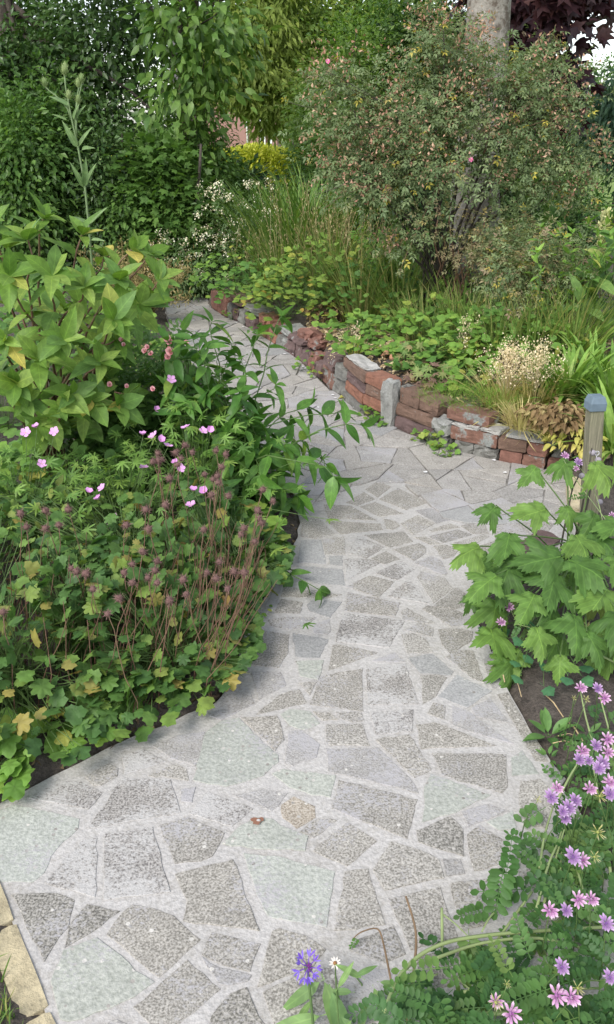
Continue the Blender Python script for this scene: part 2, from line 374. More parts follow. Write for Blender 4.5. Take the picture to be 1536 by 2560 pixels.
# outline, counter-clockwise seen from above is not needed: tessellated as given
OUT = [np.array([-.33,.30,0]), G(135,2560), G(83,2428), G(10,2247), np.array([-2.1,1.30,0]), np.array([-2.1,.72,0])]
left_branch_top = g_left[0] + (g_left[0]-g_left[2])*4.0
OUT = [np.array([-.30,.20,0]), G(135,2560), G(83,2428), G(10,2247), np.array([-2.0,.78,0]), left_branch_top] + g_left + \
      [G(640,1120), G(545,1000), G(468,900), G(425,823), G(408,743), G(400,728), G(520,738), G(527,769)] + g_wall[::-1][1:] + \
      [G(1440,1340), G(1300,1440), G(1195,1490)] + g_right + [np.array([.75,.2,0])]
OUT2 = np.array([p[:2] for p in OUT])
def inside(poly, x, y):
    x = np.asarray(x); y = np.asarray(y); c = np.zeros(x.shape, bool); n = len(poly); j = n-1
    for i in range(n):
        xi, yi = poly[i]; xj, yj = poly[j]
        k = ((yi > y) != (yj > y)) & (x < (xj-xi)*(y-yi)/((yj-yi) if yj != yi else 1e-12)+xi)
        c ^= k; j = i
    return c
def dist_poly(poly, x, y, closed=True):
    x = np.asarray(x, float); y = np.asarray(y, float); best = np.full(x.shape, 1e9); n = len(poly)
    for i in range(n if closed else n-1):
        a = poly[i]; b = poly[(i+1) % n]; d = b-a; L = d@d+1e-12
        t = np.clip(((x-a[0])*d[0]+(y-a[1])*d[1])/L, 0, 1)
        best = np.minimum(best, np.hypot(x-a[0]-t*d[0], y-a[1]-t*d[1]))
    return best
def slab(poly, z0, z1, bev=.003, jag=.0014, seg=.020, tilt=None):
    """a broken slab: jagged outline, bevelled top edge"""
    pts = []
    n = len(poly); q = [np.asarray(p[:2], float) for p in poly]
    for i in range(n):
        a, b = q[i], q[(i+1) % n]; L = np.linalg.norm(b-a); k = max(1, min(11, int(L/seg)))
        e = np.array([-(b-a)[1], (b-a)[0]])/max(L, 1e-6)
        for j in range(k):
            pts.append(a+(b-a)*j/k + (e*rng.normal(0, jag) if j else rng.normal(0, jag*.7, 2)))
    pts = np.array(pts); area = .5*np.sum(pts[:, 0]*np.roll(pts[:, 1], -1)-np.roll(pts[:, 0], -1)*pts[:, 1])
    if area < 0: pts = pts[::-1]
    t = nrm(np.roll(pts, -1, 0)-np.roll(pts, 1, 0)); inn = np.stack([-t[:, 1], t[:, 0]], 1)
    m = len(pts)
    def ring(p, z):
        zz = np.full(m, z) if tilt is None else z+(p-pts.mean(0))@tilt
        return np.column_stack([p, zz])
    V = np.concatenate([ring(pts, z0), ring(pts, z1-bev*.8), ring(pts+inn*bev, z1)])
    Fs = []
    for r in range(2):
        for j in range(m):
            a, b = r*m+j, r*m+(j+1) % m; Fs += [(a, b, b+m), (a, b+m, a+m)]
    for tr in tessellate_polygon([[Vector((p[0], p[1], 0)) for p in V[2*m:]]]):
        a, b, c = (V[2*m+i][:2] for i in tr)
        cr = (b[0]-a[0])*(c[1]-a[1])-(b[1]-a[1])*(c[0]-a[0])
        Fs.append(tuple(2*m+i for i in (tr if cr > 0 else tr[::-1])))
    return V, np.array(Fs)
def flat_poly(poly, z, name, mat, thick=.06):
    V3 = [Vector((p[0], p[1], z)) for p in poly]; n = len(V3); F = []
    for tr in tessellate_polygon([V3]):
        a, b, c = (V3[i] for i in tr); cr = (b.x-a.x)*(c.y-a.y)-(b.y-a.y)*(c.x-a.x)
        F.append(tuple(tr) if cr > 0 else tuple(tr[::-1]))
    V = [(p[0], p[1], z) for p in poly]+[(p[0], p[1], z-thick) for p in poly]
    for i in range(n):
        a, b = i, (i+1) % n; F += [(a, a+n, b+n), (a, b+n, b)]
    return mk_mesh(name, V, F, mat, smooth=False)
def resample(poly, step):
    out = []
    for i in range(len(poly)):
        a, b = np.asarray(poly[i]), np.asarray(poly[(i+1) % len(poly)]); L = np.linalg.norm(b-a); k = max(1, int(L/step))
        for j in range(k): out.append(a+(b-a)*j/k)
    return out
edge = [p+np.append(rng.normal(0, .004, 2), 0) for p in resample(OUT, .06)]
path = link('path', flat_poly(edge, -.001, 'path', M_MORTAR)); path['kind'] = 'structure'
for fn, k, pts in STONES:
    poly = fn(pts); V, F = slab(poly, -.02, .0009+U(-.0003, .0008), bev=.0010, tilt=rng.normal(0, .0022, 2))
    link('paving_stone', mk_mesh('paving_stone', V, F, SM[k], smooth=False), path)
# the far part, where the joints are dark and narrow: broken pieces as cells of scattered points
FARPX = [(1403,1300),(1270,1312),(1200,1318),(1165,1310),(1120,1308),(1080,1270),(1010,1215),(960,1210),(905,1213),(870,1226),(845,1250),(800,1255),(762,1268),(735,1262),(738,1240)]
FAR = [G(*p) for p in FARPX] + [G(640,1120), G(545,1000), G(468,900), G(425,823), G(408,743), G(400,728), G(520,738), G(527,769)] + g_wall[::-1][1:] + [G(1440,1300)]
FAR2 = np.array([p[:2] for p in FAR])
bed = [p for p in resample([G(x, y-62) for x, y in FARPX[:-1]]+FAR[14:-1]+[G(1440, 1240)], .1)]
fb = link('joint_dirt', flat_poly(bed, .0015, 'joint_dirt', M_GAP, .02), path)
def clip(poly, a, b, c):                                # keep a*x+b*y <= c
    out = []
    for i in range(len(poly)):
        p, q = poly[i], poly[(i+1) % len(poly)]; dp, dq = a*p[0]+b*p[1]-c, a*q[0]+b*q[1]-c
        if dp <= 0: out.append(p)
        if dp*dq < 0: t = dp/(dp-dq); out.append(p+(q-p)*t)
    return out
seeds = []
lo, hi = FAR2.min(0), FAR2.max(0); tries = 0
while tries < 4000:
    tries += 1; s = rng.uniform(lo, hi)
    if not inside(FAR2, s[0], s[1]): continue
    if all(np.hypot(*(s-t)) > .30+.02*s[1] for t in seeds): seeds.append(s)
seeds = np.array(seeds)
def parea(p): p = np.array(p); return .5*abs(np.sum(p[:, 0]*np.roll(p[:, 1], -1)-np.roll(p[:, 0], -1)*p[:, 1]))
def split(cell, target, out):                           # broken up by straight cracks until small enough
    A = parea(cell); cy = np.mean([p[1] for p in cell])
    if A < target*U(.55, 1.7): out.append(cell); return
    q = np.array(cell)-np.mean(cell, 0); w, e = np.linalg.eigh(q.T@q); ax = e[:, 1]
    ang = math.atan2(ax[1], ax[0])+rng.normal(0, .38); n = np.array([math.cos(ang), math.sin(ang)])
    pr = np.array(cell)@n; c = pr.min()+(pr.max()-pr.min())*U(.32, .68)
    split(clip(cell, n[0], n[1], c), target, out); split(clip(cell, -n[0], -n[1], -c), target, out)
def shrink(cell, g):
    n = len(cell); c0 = np.mean(cell, 0); out = cell
    for i in range(n):
        a, b = cell[i], cell[(i+1) % n]; d = b-a; L = np.hypot(*d)
        if L < 1e-6: continue
        k = np.array([-d[1], d[0]])/L
        if k@(c0-a) > 0: k = -k
        out = clip(out, k[0], k[1], k@a-g)
        if len(out) < 3: return []
    return out
for i, s in enumerate(seeds):
    dd = np.linalg.norm(seeds-s, axis=1); near = np.argsort(dd)[1:14]; cell = [p.copy() for p in FAR2]
    for j in near:
        n = (seeds[j]-s)/dd[j]; cell = clip(cell, n[0], n[1], n@(s+seeds[j])/2)
        if len(cell) < 3: break
    if len(cell) < 3 or parea(cell) > 1.2: continue
    pieces = []; split(cell, .0230+.006*max(0, s[1]-3.5), pieces)
    for pc in pieces:
        cy = np.mean([p[1] for p in pc]); pc = shrink(pc, .0022+.0012*max(0, cy-3.5)+U(-.0006, .0014))
        if len(pc) < 3: continue
        cc = [pc[0]]
        for p in pc[1:]:
            if np.hypot(*(p-cc[-1])) > .010: cc.append(p)
        if len(cc) < 3 or parea(cc) < .0005: continue
        V, F = slab(cc, -.015, .007+U(-.002, .0025), bev=.002, jag=.0028, seg=.06, tilt=rng.normal(0, .006, 2))
        link('paving_stone', mk_mesh('paving_stone', V, F, [M_FAR, M_FAR2, M_PALE, M_BLUE][rng.choice([0, 0, 0, 0, 1, 1, 1, 2, 2, 3])], smooth=False), path)
# rust spot with its pebble on the green slab
m, nt, nn, ll, b = nodes('rust'); b.inputs['Base Color'].default_value = (.25, .12, .075, 1); b.inputs['Roughness'].default_value = .9
V = []; a0 = np.linspace(0, 2*math.pi, 20, endpoint=False)
c = G(643, 2056); rr = (.012+.003*np.sin(a0*3)+rng.normal(0, .0012, 20))
ring = np.column_stack([c[0]+1.15*rr*np.cos(a0), c[1]+.9*rr*np.sin(a0), np.full(20, .0062)])
V = np.vstack([[c[0], c[1], .0064], ring]); F = [(0, i+1, (i+1) % 20+1) for i in range(20)]
link('rust_stain', mk_mesh('rust_stain', V, F, m), path)
V, F = slab([c+np.array([.004+.005*math.cos(k), .003*math.sin(k), 0]) for k in np.linspace(0, 6.283, 8, endpoint=False)], .002, .0095, .002, .0003); link('pebble', mk_mesh('pebble', V, F, M_MORTAR), path)

# ------------------------------------------------------------------ ground, soil, lawn
WALL2 = np.array([p[:2] for p in g_wall])                # near end first
BEDR = np.vstack([WALL2[1:], [[-1.15, 7.6], [-1.15, 14], [7, 14], [7, 3.45]]])
def sstep(a, b, x): t = np.clip((x-a)/(b-a), 0, 1); return t*t*(3-2*t)
def vnoise(x, y, s, seed=0):
    r = np.random.default_rng(seed); o = np.zeros(np.shape(x))
    for k in range(7):
        a = r.uniform(0, 6.28); f = s*r.uniform(.6, 1.6); o = o+np.sin((x*math.cos(a)+y*math.sin(a))*f+r.uniform(0, 6.28))
    return o/7
def bed_h(x, y):
    """soil height: the raised bed behind the brick edging, the flat bed on the left, nothing under the path"""
    x = np.asarray(x, float); y = np.asarray(y, float)
    h = .012+.018*vnoise(x, y, 14, 1)+.010*vnoise(x, y, 45, 2)
    d = dist_poly(WALL2, x, y, False); inb = inside(BEDR, x, y)
    top = np.interp(y, [3.4, 3.6, 3.95, 4.15, 4.75, 5.2, 5.9, 7.2, 9], [.07, .10, .125, .19, .235, .17, .10, .13, .10])
    hr = np.where(d < .085, -.03, top*sstep(.07, .16, d)+.05*sstep(.2, 1.2, d))+.4*h
    h = np.where(inb, hr, h)
    left = (x < 0) & ~inb
    h = h+np.where(left, .05*sstep(.1, .6, dist_poly(OUT2, x, y)), 0)
    ins = inside(OUT2, x, y); de = dist_poly(OUT2, x, y)
    return np.where(ins, -.045, np.where((de < .04) & ~inb, np.minimum(h, -.006), h))
xs = np.arange(-4.6, 4.4, .06); ys = np.arange(.25, 13.2, .06)
X, Y = np.meshgrid(xs, ys); Z = bed_h(X.ravel(), Y.ravel())
nx, ny = len(xs), len(ys); idx = np.arange(nx*ny).reshape(ny, nx)
a, b_, c, d_ = idx[:-1, :-1].ravel(), idx[:-1, 1:].ravel(), idx[1:, 1:].ravel(), idx[1:, :-1].ravel()
m, nt, nn, ll, b = nodes('garden_soil'); tc = nn.new('ShaderNodeTexCoord')
n1 = noise(nn, ll, tc.outputs['Object'], 26, 8, .7); n2 = noise(nn, ll, tc.outputs['Object'], 130, 3, .7)
r = ramp(nn, [(.28, (.055, .044, .036)), (.55, (.12, .098, .082)), (.78, (.21, .18, .15))]); ll.new(n1.outputs[0], r.inputs[0])
rr = ramp(nn, [(.35, .75), (.7, 1.35)]); ll.new(n2.outputs[0], rr.inputs[0])
ll.new(mix(nn, ll, 1.0, r.outputs[0], rr.outputs[0], 'MULTIPLY'), b.inputs['Base Color']); b.inputs['Roughness'].default_value = .95
bp = nn.new('ShaderNodeBump'); bp.inputs['Strength'].default_value = .9; bp.inputs['Distance'].default_value = .03
ll.new(math_(nn, ll, 'ADD', n1.outputs[0], math_(nn, ll, 'MULTIPLY', n2.outputs[0], .3)), bp.inputs['Height']); ll.new(bp.outputs[0], b.inputs['Normal'])
M_SOIL = m
soil = link('soil', mk_mesh('soil', np.column_stack([X.ravel(), Y.ravel(), Z]), np.vstack([np.column_stack([a, b_, c]), np.column_stack([a, c, d_])]), M_SOIL)); soil['kind'] = 'structure'
m, nt, nn, ll, b = nodes('lawn_green'); tc = nn.new('ShaderNodeTexCoord')
n1 = noise(nn, ll, tc.outputs['Object'], 3, 6, .7); r = ramp(nn, [(.3, (.13, .20, .035)), (.7, (.22, .30, .06))]); ll.new(n1.outputs[0], r.inputs[0])
ll.new(r.outputs[0], b.inputs['Base Color']); b.inputs['Roughness'].default_value = .9
lawn = link('lawn', mk_mesh('lawn', [(-160, -30, -.07), (160, -30, -.07), (160, 260, -.07), (-160, 260, -.07)], [(0, 1, 2), (0, 2, 3)], m)); lawn['kind'] = 'structure'

# ------------------------------------------------------------------ the brick and stone edging wall
def brickmat(name, col, mortar=.25, mcol=(.42, .40, .38)):
    m, nt, nn, ll, b = nodes(name); tc = nn.new('ShaderNodeTexCoord'); o = tc.outputs['Object']
    n1 = noise(nn, ll, o, 22, 4); n2 = noise(nn, ll, o, 120, 3, .7); n3 = noise(nn, ll, o, 11, 5, .65)
    r = ramp(nn, [(.3, tuple(c*.55 for c in col)), (.52, col), (.75, tuple(c*1.35 for c in col))]); ll.new(math_(nn, ll, 'ADD', math_(nn, ll, 'MULTIPLY', n1.outputs[0], .6), math_(nn, ll, 'MULTIPLY', n2.outputs[0], .4)), r.inputs[0])
    mr = nn.new('ShaderNodeMapRange'); mr.inputs[1].default_value = .66-.3*mortar; mr.inputs[2].default_value = .74-.3*mortar; ll.new(n3.outputs[0], mr.inputs[0])
    r2 = ramp(nn, [(.3, tuple(c*.7 for c in mcol)), (.7, tuple(c*1.2 for c in mcol))]); ll.new(n2.outputs[0], r2.inputs[0])
    ll.new(mix(nn, ll, 1.0, mix(nn, ll, mr.outputs[0], r.outputs[0], r2.outputs[0]), (.74, .80, .81), 'MULTIPLY'), b.inputs['Base Color']); b.inputs['Roughness'].default_value = .92
    bp = nn.new('ShaderNodeBump'); bp.inputs['Strength'].default_value = .7; bp.inputs['Distance'].default_value = .006
    ll.new(math_(nn, ll, 'ADD', n2.outputs[0], math_(nn, ll, 'MULTIPLY', n3.outputs[0], 1.5)), bp.inputs['Height']); ll.new(bp.outputs[0], b.inputs['Normal'])
    return m
BM = dict(r=brickmat('red_brick', (.30, .135, .10), .2), o=brickmat('orange_brick', (.36, .155, .10), .14, (.46, .36, .24)), n=brickmat('brown_brick', (.245, .14, .10), .15),
          u=brickmat('purple_brown_brick', (.19, .115, .105), .12), g=brickmat('grey_stone', (.25, .225, .20), .3, (.36,.33,.30)), w=brickmat('lime_mortar', (.56, .50, .46), .3, (.62, .58, .55)),
          m=brickmat('mortared_brick', (.29, .14, .10), .5, (.36, .345, .32)), c=brickmat('concrete_block', (.38, .35, .32), .4, (.44, .41, .38)), y=brickmat('yellow_brick', (.70, .55, .35), .12, (.50, .42, .30)))
def rough_block(A, B, z0, z1, depth, jag=.004, back=0.0, taper=0.0, tilt=0.0, cuts=3):
    """a worn brick or stone whose front face stands over the ground line A-B, its body reaching back into the bed"""
    A = np.array([A[0], A[1], 0.]); B = np.array([B[0], B[1], 0.]); d = B-A; L = np.linalg.norm(d); d = d/L; n = np.array([-d[1], d[0], 0])
    bm = bmesh.new(); bmesh.ops.create_cube(bm, size=1); bmesh.ops.subdivide_edges(bm, edges=bm.edges[:], cuts=cuts, use_grid_fill=True)
    for v in bm.verts:
        u = np.array(v.co)*2; k = (np.abs(u) > .99).sum()
        u = u*(1 if k < 2 else (1-.022 if k == 2 else 1-.05))
        s = (u+1)/2
        p = A + d*L*s[0] + n*(back+depth*s[1]+taper*s[2]) + np.array([0, 0, z0+(z1-z0)*s[2]+tilt*(s[0]-.5)])
        v.co = p+rng.normal(0, jag, 3)*np.array([1, 1, .8])
    bmesh.ops.triangulate(bm, faces=bm.faces[:]); bm.verts.ensure_lookup_table()
    V = np.array([v.co for v in bm.verts]); F = np.array([[v.index for v in f.verts] for f in bm.faces])
    bm.free(); return V, F
wall = thing('edging_wall', 'low curved edging wall of reused red bricks and grey stones beside the path', 'wall', g_wall[8])
def wb(pa, pb, z0, z1, mat, name='brick', depth=.10, back=0.0, jag=.0017, tilt=0.0, taper=.004, cuts=3, label=None):
    V, F = rough_block(G(*pa), G(*pb), z0*.88 if z0 > 0 else z0, z1*.88, depth, jag, back, taper, tilt, cuts)
    o = link(name, mk_mesh(name, V, F, BM[mat], smooth=False), wall)
    if label: o['label'] = label
# right end section
wb((1247,1153),(1303,1163),-.01,.062,'r'); wb((1304,1164),(1360,1174),-.01,.06,'m')
wb((1241,1151),(1311,1164),.066,.130,'n',label='red brown brick with a yellow streak'); wb((1313,1164),(1363,1174),.064,.128,'r')
wb((1256,1154),(1312,1164),.133,.150,'w','mortar_cap',.09,.012); wb((1313,1164),(1350,1171),.131,.146,'w','mortar_cap',.085,.012)
wb((1353,1172),(1374,1178),.13,.165,'g','stone',.07,.02); wb((1366,1176),(1404,1186),-.01,.065,'r'); wb((1370,1177),(1408,1186),.068,.12,'g','stone',.08,.03,.006)
# grey footing and mortared bricks
wb((1134,1125),(1182,1137),-.01,.060,'g','stone',.11,-.012,.006); wb((1184,1138),(1239,1150),-.01,.055,'g','stone',.11,-.008,.006)
wb((1122,1122),(1238,1150),.062,.135,'m',depth=.12,label='red brown brick with grey mortar smeared over it')
wb((1190,1139),(1240,1151),.137,.155,'w','mortar_cap',.10,.015,.003); wb((1122,1122),(1186,1138),.137,.148,'w','mortar_cap',.11,.01,.005)
wb((1076,1107),(1120,1121),-.01,.07,'g','stone',.12,-.01,.007); wb((1080,1108),(1120,1121),.072,.145,'c','stone',.12,-.012,.007)
wb((1102,1117),(1208,1143),.152,.218,'m',depth=.115,back=.03,tilt=-.012,label='loose red brick with a grey mortared face lying on top')
# big brown coping over dark courses
wb((985,1069),(1072,1105),-.01,.075,'u',depth=.12,jag=.003); wb((982,1068),(1076,1106),.078,.150,'n',depth=.12,back=.012,jag=.003)
wb((986,1069),(1033,1091),.155,.245,'n',depth=.14,back=.022,label='broad brown coping stone with a worn hollow'); wb((1034,1092),(1080,1108),.155,.225,'n',depth=.13,back=.025,tilt=-.01)
wb((955,1061),(984,1069),-.01,.275,'c','concrete_block',.07,-.02,.004,label='upright pale grey concrete block'); wb((985,1069),(994,1073),.15,.25,'g','stone',.07,.03,.005)
# four course stack
wb((908,1038),(953,1061),-.01,.07,'u',depth=.10,back=.01); wb((906,1037),(954,1061),.073,.135,'o',depth=.1,label='bright red orange brick')
wb((908,1038),(954,1061),.138,.2,'n',depth=.1,back=.008); wb((907,1037),(957,1062),.204,.268,'o',depth=.105,back=.006)
wb((858,994),(906,1037),-.01,.05,'g','stone',.1,-.015); wb((862,995),(904,1035),.058,.12,'o',depth=.1,label='short orange brick with a yellow end')
wb((861,994),(905,1036),.124,.19,'u',depth=.1,back=.012,jag=.003); wb((852,988),(906,1037),.196,.262,'n',depth=.11,back=.008)
wb((855,990),(900,1032),.264,.276,'w','mortar_cap',.09,.02,.004)
# rubble and mortar
for pa, pb, z0, z1, mt, nm in [((822,974),(856,992),-.01,.10,'g','stone'),((826,976),(858,994),.104,.19,'g','stone'),((795,943),(821,973),-.01,.12,'m','stone'),((800,948),(824,975),.124,.2,'u','brick'),
      ((783,935),(800,948),.0,.10,'u','stone'),((770,920),(786,935),-.01,.12,'r','brick'),((750,903),(769,920),-.01,.09,'u','stone'),((735,892),(750,903),-.01,.11,'u','stone'),((712,879),(734,891),-.01,.10,'u','stone'),((690,862),(711,878),-.01,.09,'g','stone'),
      ((716,880),(752,904),.115,.15,'u','stone')]:
    wb(pa, pb, z0, z1, mt, nm, jag=.005, back=U(-.01, .02), taper=.02)
# leaning red headers, slab and lumps
for k, (pa, pb) in enumerate([((640,832),(649,838)),((652,840),(661,846)),((664,847),(673,853)),((676,853),(686,860))]):
    wb(pa, pb, .0, .15-.012*k, 'ro'[k % 2], depth=.16, taper=.05, jag=.004)
wb((688,861),(722,884),.10,.15,'c','stone',.16,.03,.005,-.01); wb((725,886),(746,902),.13,.2,'r',depth=.12,back=.05,jag=.008); wb((746,902),(768,918),.12,.175,'r',depth=.1,back=.05,jag=.008)
# far end
for pa, pb, z0, z1, mt, nm in [((528,769),(546,780),.0,.17,'r','brick'),((546,781),(566,794),.0,.2,'r','brick'),((568,795),(580,799),.0,.14,'g','stone'),((582,800),(595,806),.0,.11,'u','brick'),((596,806),(612,815),.0,.13,'g','stone'),((613,816),(636,830),.0,.10,'u','stone'),
      ((566,794),(602,809),.145,.215,'n','brick'),((604,810),(640,832),.135,.175,'g','stone'),((641,833),(655,842),.10,.17,'o','brick')]:
    wb(pa, pb, z0, z1, mt, nm, jag=.004, depth=.12, back=.02 if z0 > .05 else 0)
# yellow brick edging along the lawn, bottom left
edg = thing('brick_edging', 'flush row of yellow bricks edging the paving against the grass', 'edging', G(60, 2400))
e0, e1 = G(140, 2572), G(10, 2247); ed = nrm(e1-e0); en = np.array([-ed[1], ed[0], 0])
for k in range(5):
    s = .0+.216*(k-1)+.045; A = e0+ed*s; B = e0+ed*(s+.21)
    A, B = A-en*.004, B-en*.004
    V, F = rough_block(A, B, -.06, .005+U(-.0015, .0015), .054, .0008)
    link('brick', mk_mesh('brick', V, F, BM['y'], smooth=False), edg)
V, F = rough_block(G(1412,1215), G(1424,1300), -.03, .05, .07, .003); yb = link('edging_brick', mk_mesh('edging_brick', V, F, BM['y'], smooth=False))
tagged(yb, 'single yellow brick on edge between the path and the wooden post', 'brick')
V, F = rough_block(G(1300,1432), G(1400,1355), -.03, .03, .09, .005); yb = link('kerb_stone', mk_mesh('kerb_stone', V, F, BM['u'], smooth=False))
tagged(yb, 'dark red edging brick half hidden under the lobed leaves', 'brick')

# ------------------------------------------------------------------ wooden post with plastic cap
m, nt, nn, ll, b = nodes('weathered_wood'); tc = nn.new('ShaderNodeTexCoord'); mp = nn.new('ShaderNodeMapping'); mp.inputs['Scale'].default_value = (1, 1, .05); ll.new(tc.outputs['Object'], mp.inputs[0])
n1 = noise(nn, ll, mp.outputs[0], 160, 5, .7); n2 = noise(nn, ll, tc.outputs['Object'], 12, 3)
r = ramp(nn, [(.3, (.11, .105, .075)), (.55, (.235, .215, .155)), (.75, (.33, .30, .22))]); ll.new(n1.outputs[0], r.inputs[0])
rr = ramp(nn, [(.35, (.8, .86, .72)), (.65, (1.05, 1.03, 1))]); ll.new(n2.outputs[0], rr.inputs[0])
ll.new(mix(nn, ll, 1.0, r.outputs[0], rr.outputs[0], 'MULTIPLY'), b.inputs['Base Color']); b.inputs['Roughness'].default_value = .85
bp = nn.new('ShaderNodeBump'); bp.inputs['Strength'].default_value = .4; bp.inputs['Distance'].default_value = .004; ll.new(n1.outputs[0], bp.inputs['Height']); ll.new(bp.outputs[0], b.inputs['Normal'])
M_WOOD = m
M_CAP = plain('grey_plastic', (.14, .19, .235), .45, .12, 30); M_STEEL = plain('galvanised_steel', (.45, .45, .46), .35, .1)
pb0 = G(1478, 1330); post = thing('wooden_post', 'short weathered square wooden post with a blue grey plastic cap', 'post', pb0)
H = .515; lean = P(1492, 990, pb0[1])-pb0; lean[1:] = 0
def prism(p0, p1, w0, w1, bev=.005, rz=.12):
    bm = bmesh.new(); bmesh.ops.create_cube(bm, size=1); bmesh.ops.bevel(bm, geom=bm.edges[:], offset=.07, segments=2, affect='EDGES', profile=.6); bmesh.ops.triangulate(bm, faces=bm.faces[:])
    V = np.array([v.co for v in bm.verts]); F = np.array([[v.index for v in f.verts] for f in bm.faces]); bm.free()
    t = V[:, 2:3]+.5; w = w0+(w1-w0)*t; c, s = math.cos(rz), math.sin(rz)
    XY = np.column_stack([V[:, 0]*c-V[:, 1]*s, V[:, 0]*s+V[:, 1]*c])
    return np.column_stack([XY*w, np.zeros(len(V))]) + np.asarray(p0)+(np.asarray(p1)-np.asarray(p0))*t, F
V, F = prism(pb0-[0, 0, .15], pb0+lean*1.0+[0, 0, H], .056, .051); link('shaft', mk_mesh('shaft', V, F, M_WOOD, smooth=False), post)
ac = Acc(); V, F = prism(pb0+lean+[0, 0, H-.016], pb0+lean+[0, 0, H+.014], .061, .061); ac.add(V, F); V, F = prism(pb0+lean+[0, 0, H+.010], pb0+lean+[0, 0, H+.036], .063, .047); ac.add(V, F)
link('post_cap', ac.mesh('post_cap', M_CAP, False), post)
ac = Acc(); q = G(1478,1200,.33)+[-.004,-.04,0]; q = pb0+lean*.67+np.array([-.002, -.033, .345])
a0 = np.linspace(0, 2*math.pi, 13); V, F = tube(np.column_stack([q[0]+.008*np.cos(a0), np.full(13, q[1]-.012), q[2]+.008*np.sin(a0)]), .0022, .0022, 5); ac.add(V, F)
V, F = tube([q+[0, .012, 0], q+[0, -.01, 0]], .0025, .0025, 5); ac.add(V, F); V, F = tube([q+[0, -.012, -.008], q+[.004, -.012, -.07], q+[-.002, -.01, -.13]], .0018, .0014, 4); ac.add(V, F)
link('screw_eye', ac.mesh('screw_eye', M_STEEL), post)

# ------------------------------------------------------------------ house far behind the garden
hw = plain('pink_brick_wall', (.34, .19, .165), .9, .12, 40); M_WHITE = plain('white_paint', (.8, .8, .8), .5, .04); M_PANE = plain('dark_pane', (.03, .035, .04), .1, .1); M_ROOF = plain('grey_roof_tiles', (.10, .09, .09), .8, .2, 30)
HY = 45.0; house = thing('brick_house', 'pinkish brick house with a white framed window glimpsed between the trees', 'house', (-5, HY, -.07))
def box(x0, x1, y0, y1, z0, z1):
    V = np.array([(x, y, z) for z in (z0, z1) for y in (y0, y1) for x in (x0, x1)])
    return V, np.array([(0, 2, 3), (0, 3, 1), (4, 5, 7), (4, 7, 6), (0, 1, 5), (0, 5, 4), (2, 6, 7), (2, 7, 3), (0, 4, 6), (0, 6, 2), (1, 3, 7), (1, 7, 5)])
wa, wb_ = P(655, 366, HY), P(676, 318, HY); wx0, wx1, wz0, wz1 = wa[0]-.08, wb_[0]+.08, wa[2], max(wb_[2], wa[2]+1.3)
ac = Acc(); hx0, hx1, hz = -6.2, wx1+.25, 3.1
for bx in [(hx0, wx0, HY, HY+7, -.1, hz), (wx1, hx1, HY, HY+7, -.1, hz), (wx0, wx1, HY, HY+7, -.1, wz0), (wx0, wx1, HY, HY+7, wz1, hz), (wx0, wx1, HY+.4, HY+7, wz0, wz1)]: ac.add(*box(*bx))
link('wall', ac.mesh('wall', hw, False), house)
ac = Acc(); ov = .4
V = np.array([(hx0-ov, HY-ov, hz), (hx1+ov, HY-ov, hz), (hx1+ov, HY+7+ov, hz), (hx0-ov, HY+7+ov, hz), (hx0-ov, HY+3.5, hz+3.2), (hx1+ov, HY+3.5, hz+3.2)])
link('roof', mk_mesh('roof', V, [(0, 1, 5), (0, 5, 4), (2, 3, 4), (2, 4, 5), (0, 4, 3), (1, 2, 5), (0, 3, 2), (0, 2, 1)], M_ROOF, smooth=False), house)
ac = Acc(); t = .09
for bx in [(wx0, wx0+t, HY-.03, HY+.1, wz0, wz1), (wx1-t, wx1, HY-.03, HY+.1, wz0, wz1), (wx0+t, wx1-t, HY-.03, HY+.1, wz0, wz0+t), (wx0+t, wx1-t, HY-.03, HY+.1, wz1-t, wz1), (wx0+.2, wx0+.26, HY-.02, HY+.1, wz0+t, wz1-t)]: ac.add(*box(*bx))
win = link('window', ac.mesh('window', M_WHITE, False), house); link('pane', mk_mesh('pane', *box(wx0+t, wx1-t, HY+.1, HY+.13, wz0+t, wz1-t), M_PANE, smooth=False), win)
dx = P(619, 350, HY)[0]; V, F = tube([(dx, HY-.06, 0), (dx, HY-.06, hz)], .05, .05, 6); link('drainpipe', mk_mesh('drainpipe', V, F, M_WHITE), house)

# ------------------------------------------------------------------ leaf, flower and blade templates
def ovate(w=.5, n=5, fold=.12, droop=.2, peak=.42, pet=.12, power=.85):
    V = [(0, 0, 0)]; F = []; ex = math.log(.5)/math.log(peak)
    for i in range(1, n):
        t = i/n; h = w/2*math.sin(math.pi*t**ex)**power; z = -droop*t*t
        V += [(-h, t, z+fold*h*2), (0, t, z), (h, t, z+fold*h*2)]
    V.append((0, 1, -droop)); L = len(V)-1
    F += [(0, 2, 1), (0, 3, 2)]
    for i in range(n-2):
        a = 1+3*i; F += [(a, a+1, a+3), (a+1, a+4, a+3), (a+1, a+2, a+4), (a+2, a+5, a+4)]
    a = L-3; F += [(a, a+1, L), (a+1, a+2, L)]
    if pet:
        k = len(V); V += [(-.012, -pet, .01), (.012, -pet, .01), (0, .02, -.012)]; F += [(k, k+1, k+2)]
    return np.array(V, float), np.array(F)
def diamond(w=.45, fold=.1, droop=.15):
    V = np.array([(0, 0, 0), (-w/2, .45, fold*w), (0, .5, -droop*.25), (w/2, .45, fold*w), (0, 1, -droop)], float)
    return V, np.array([(0, 2, 1), (1, 2, 4), (0, 3, 2), (2, 3, 4)])
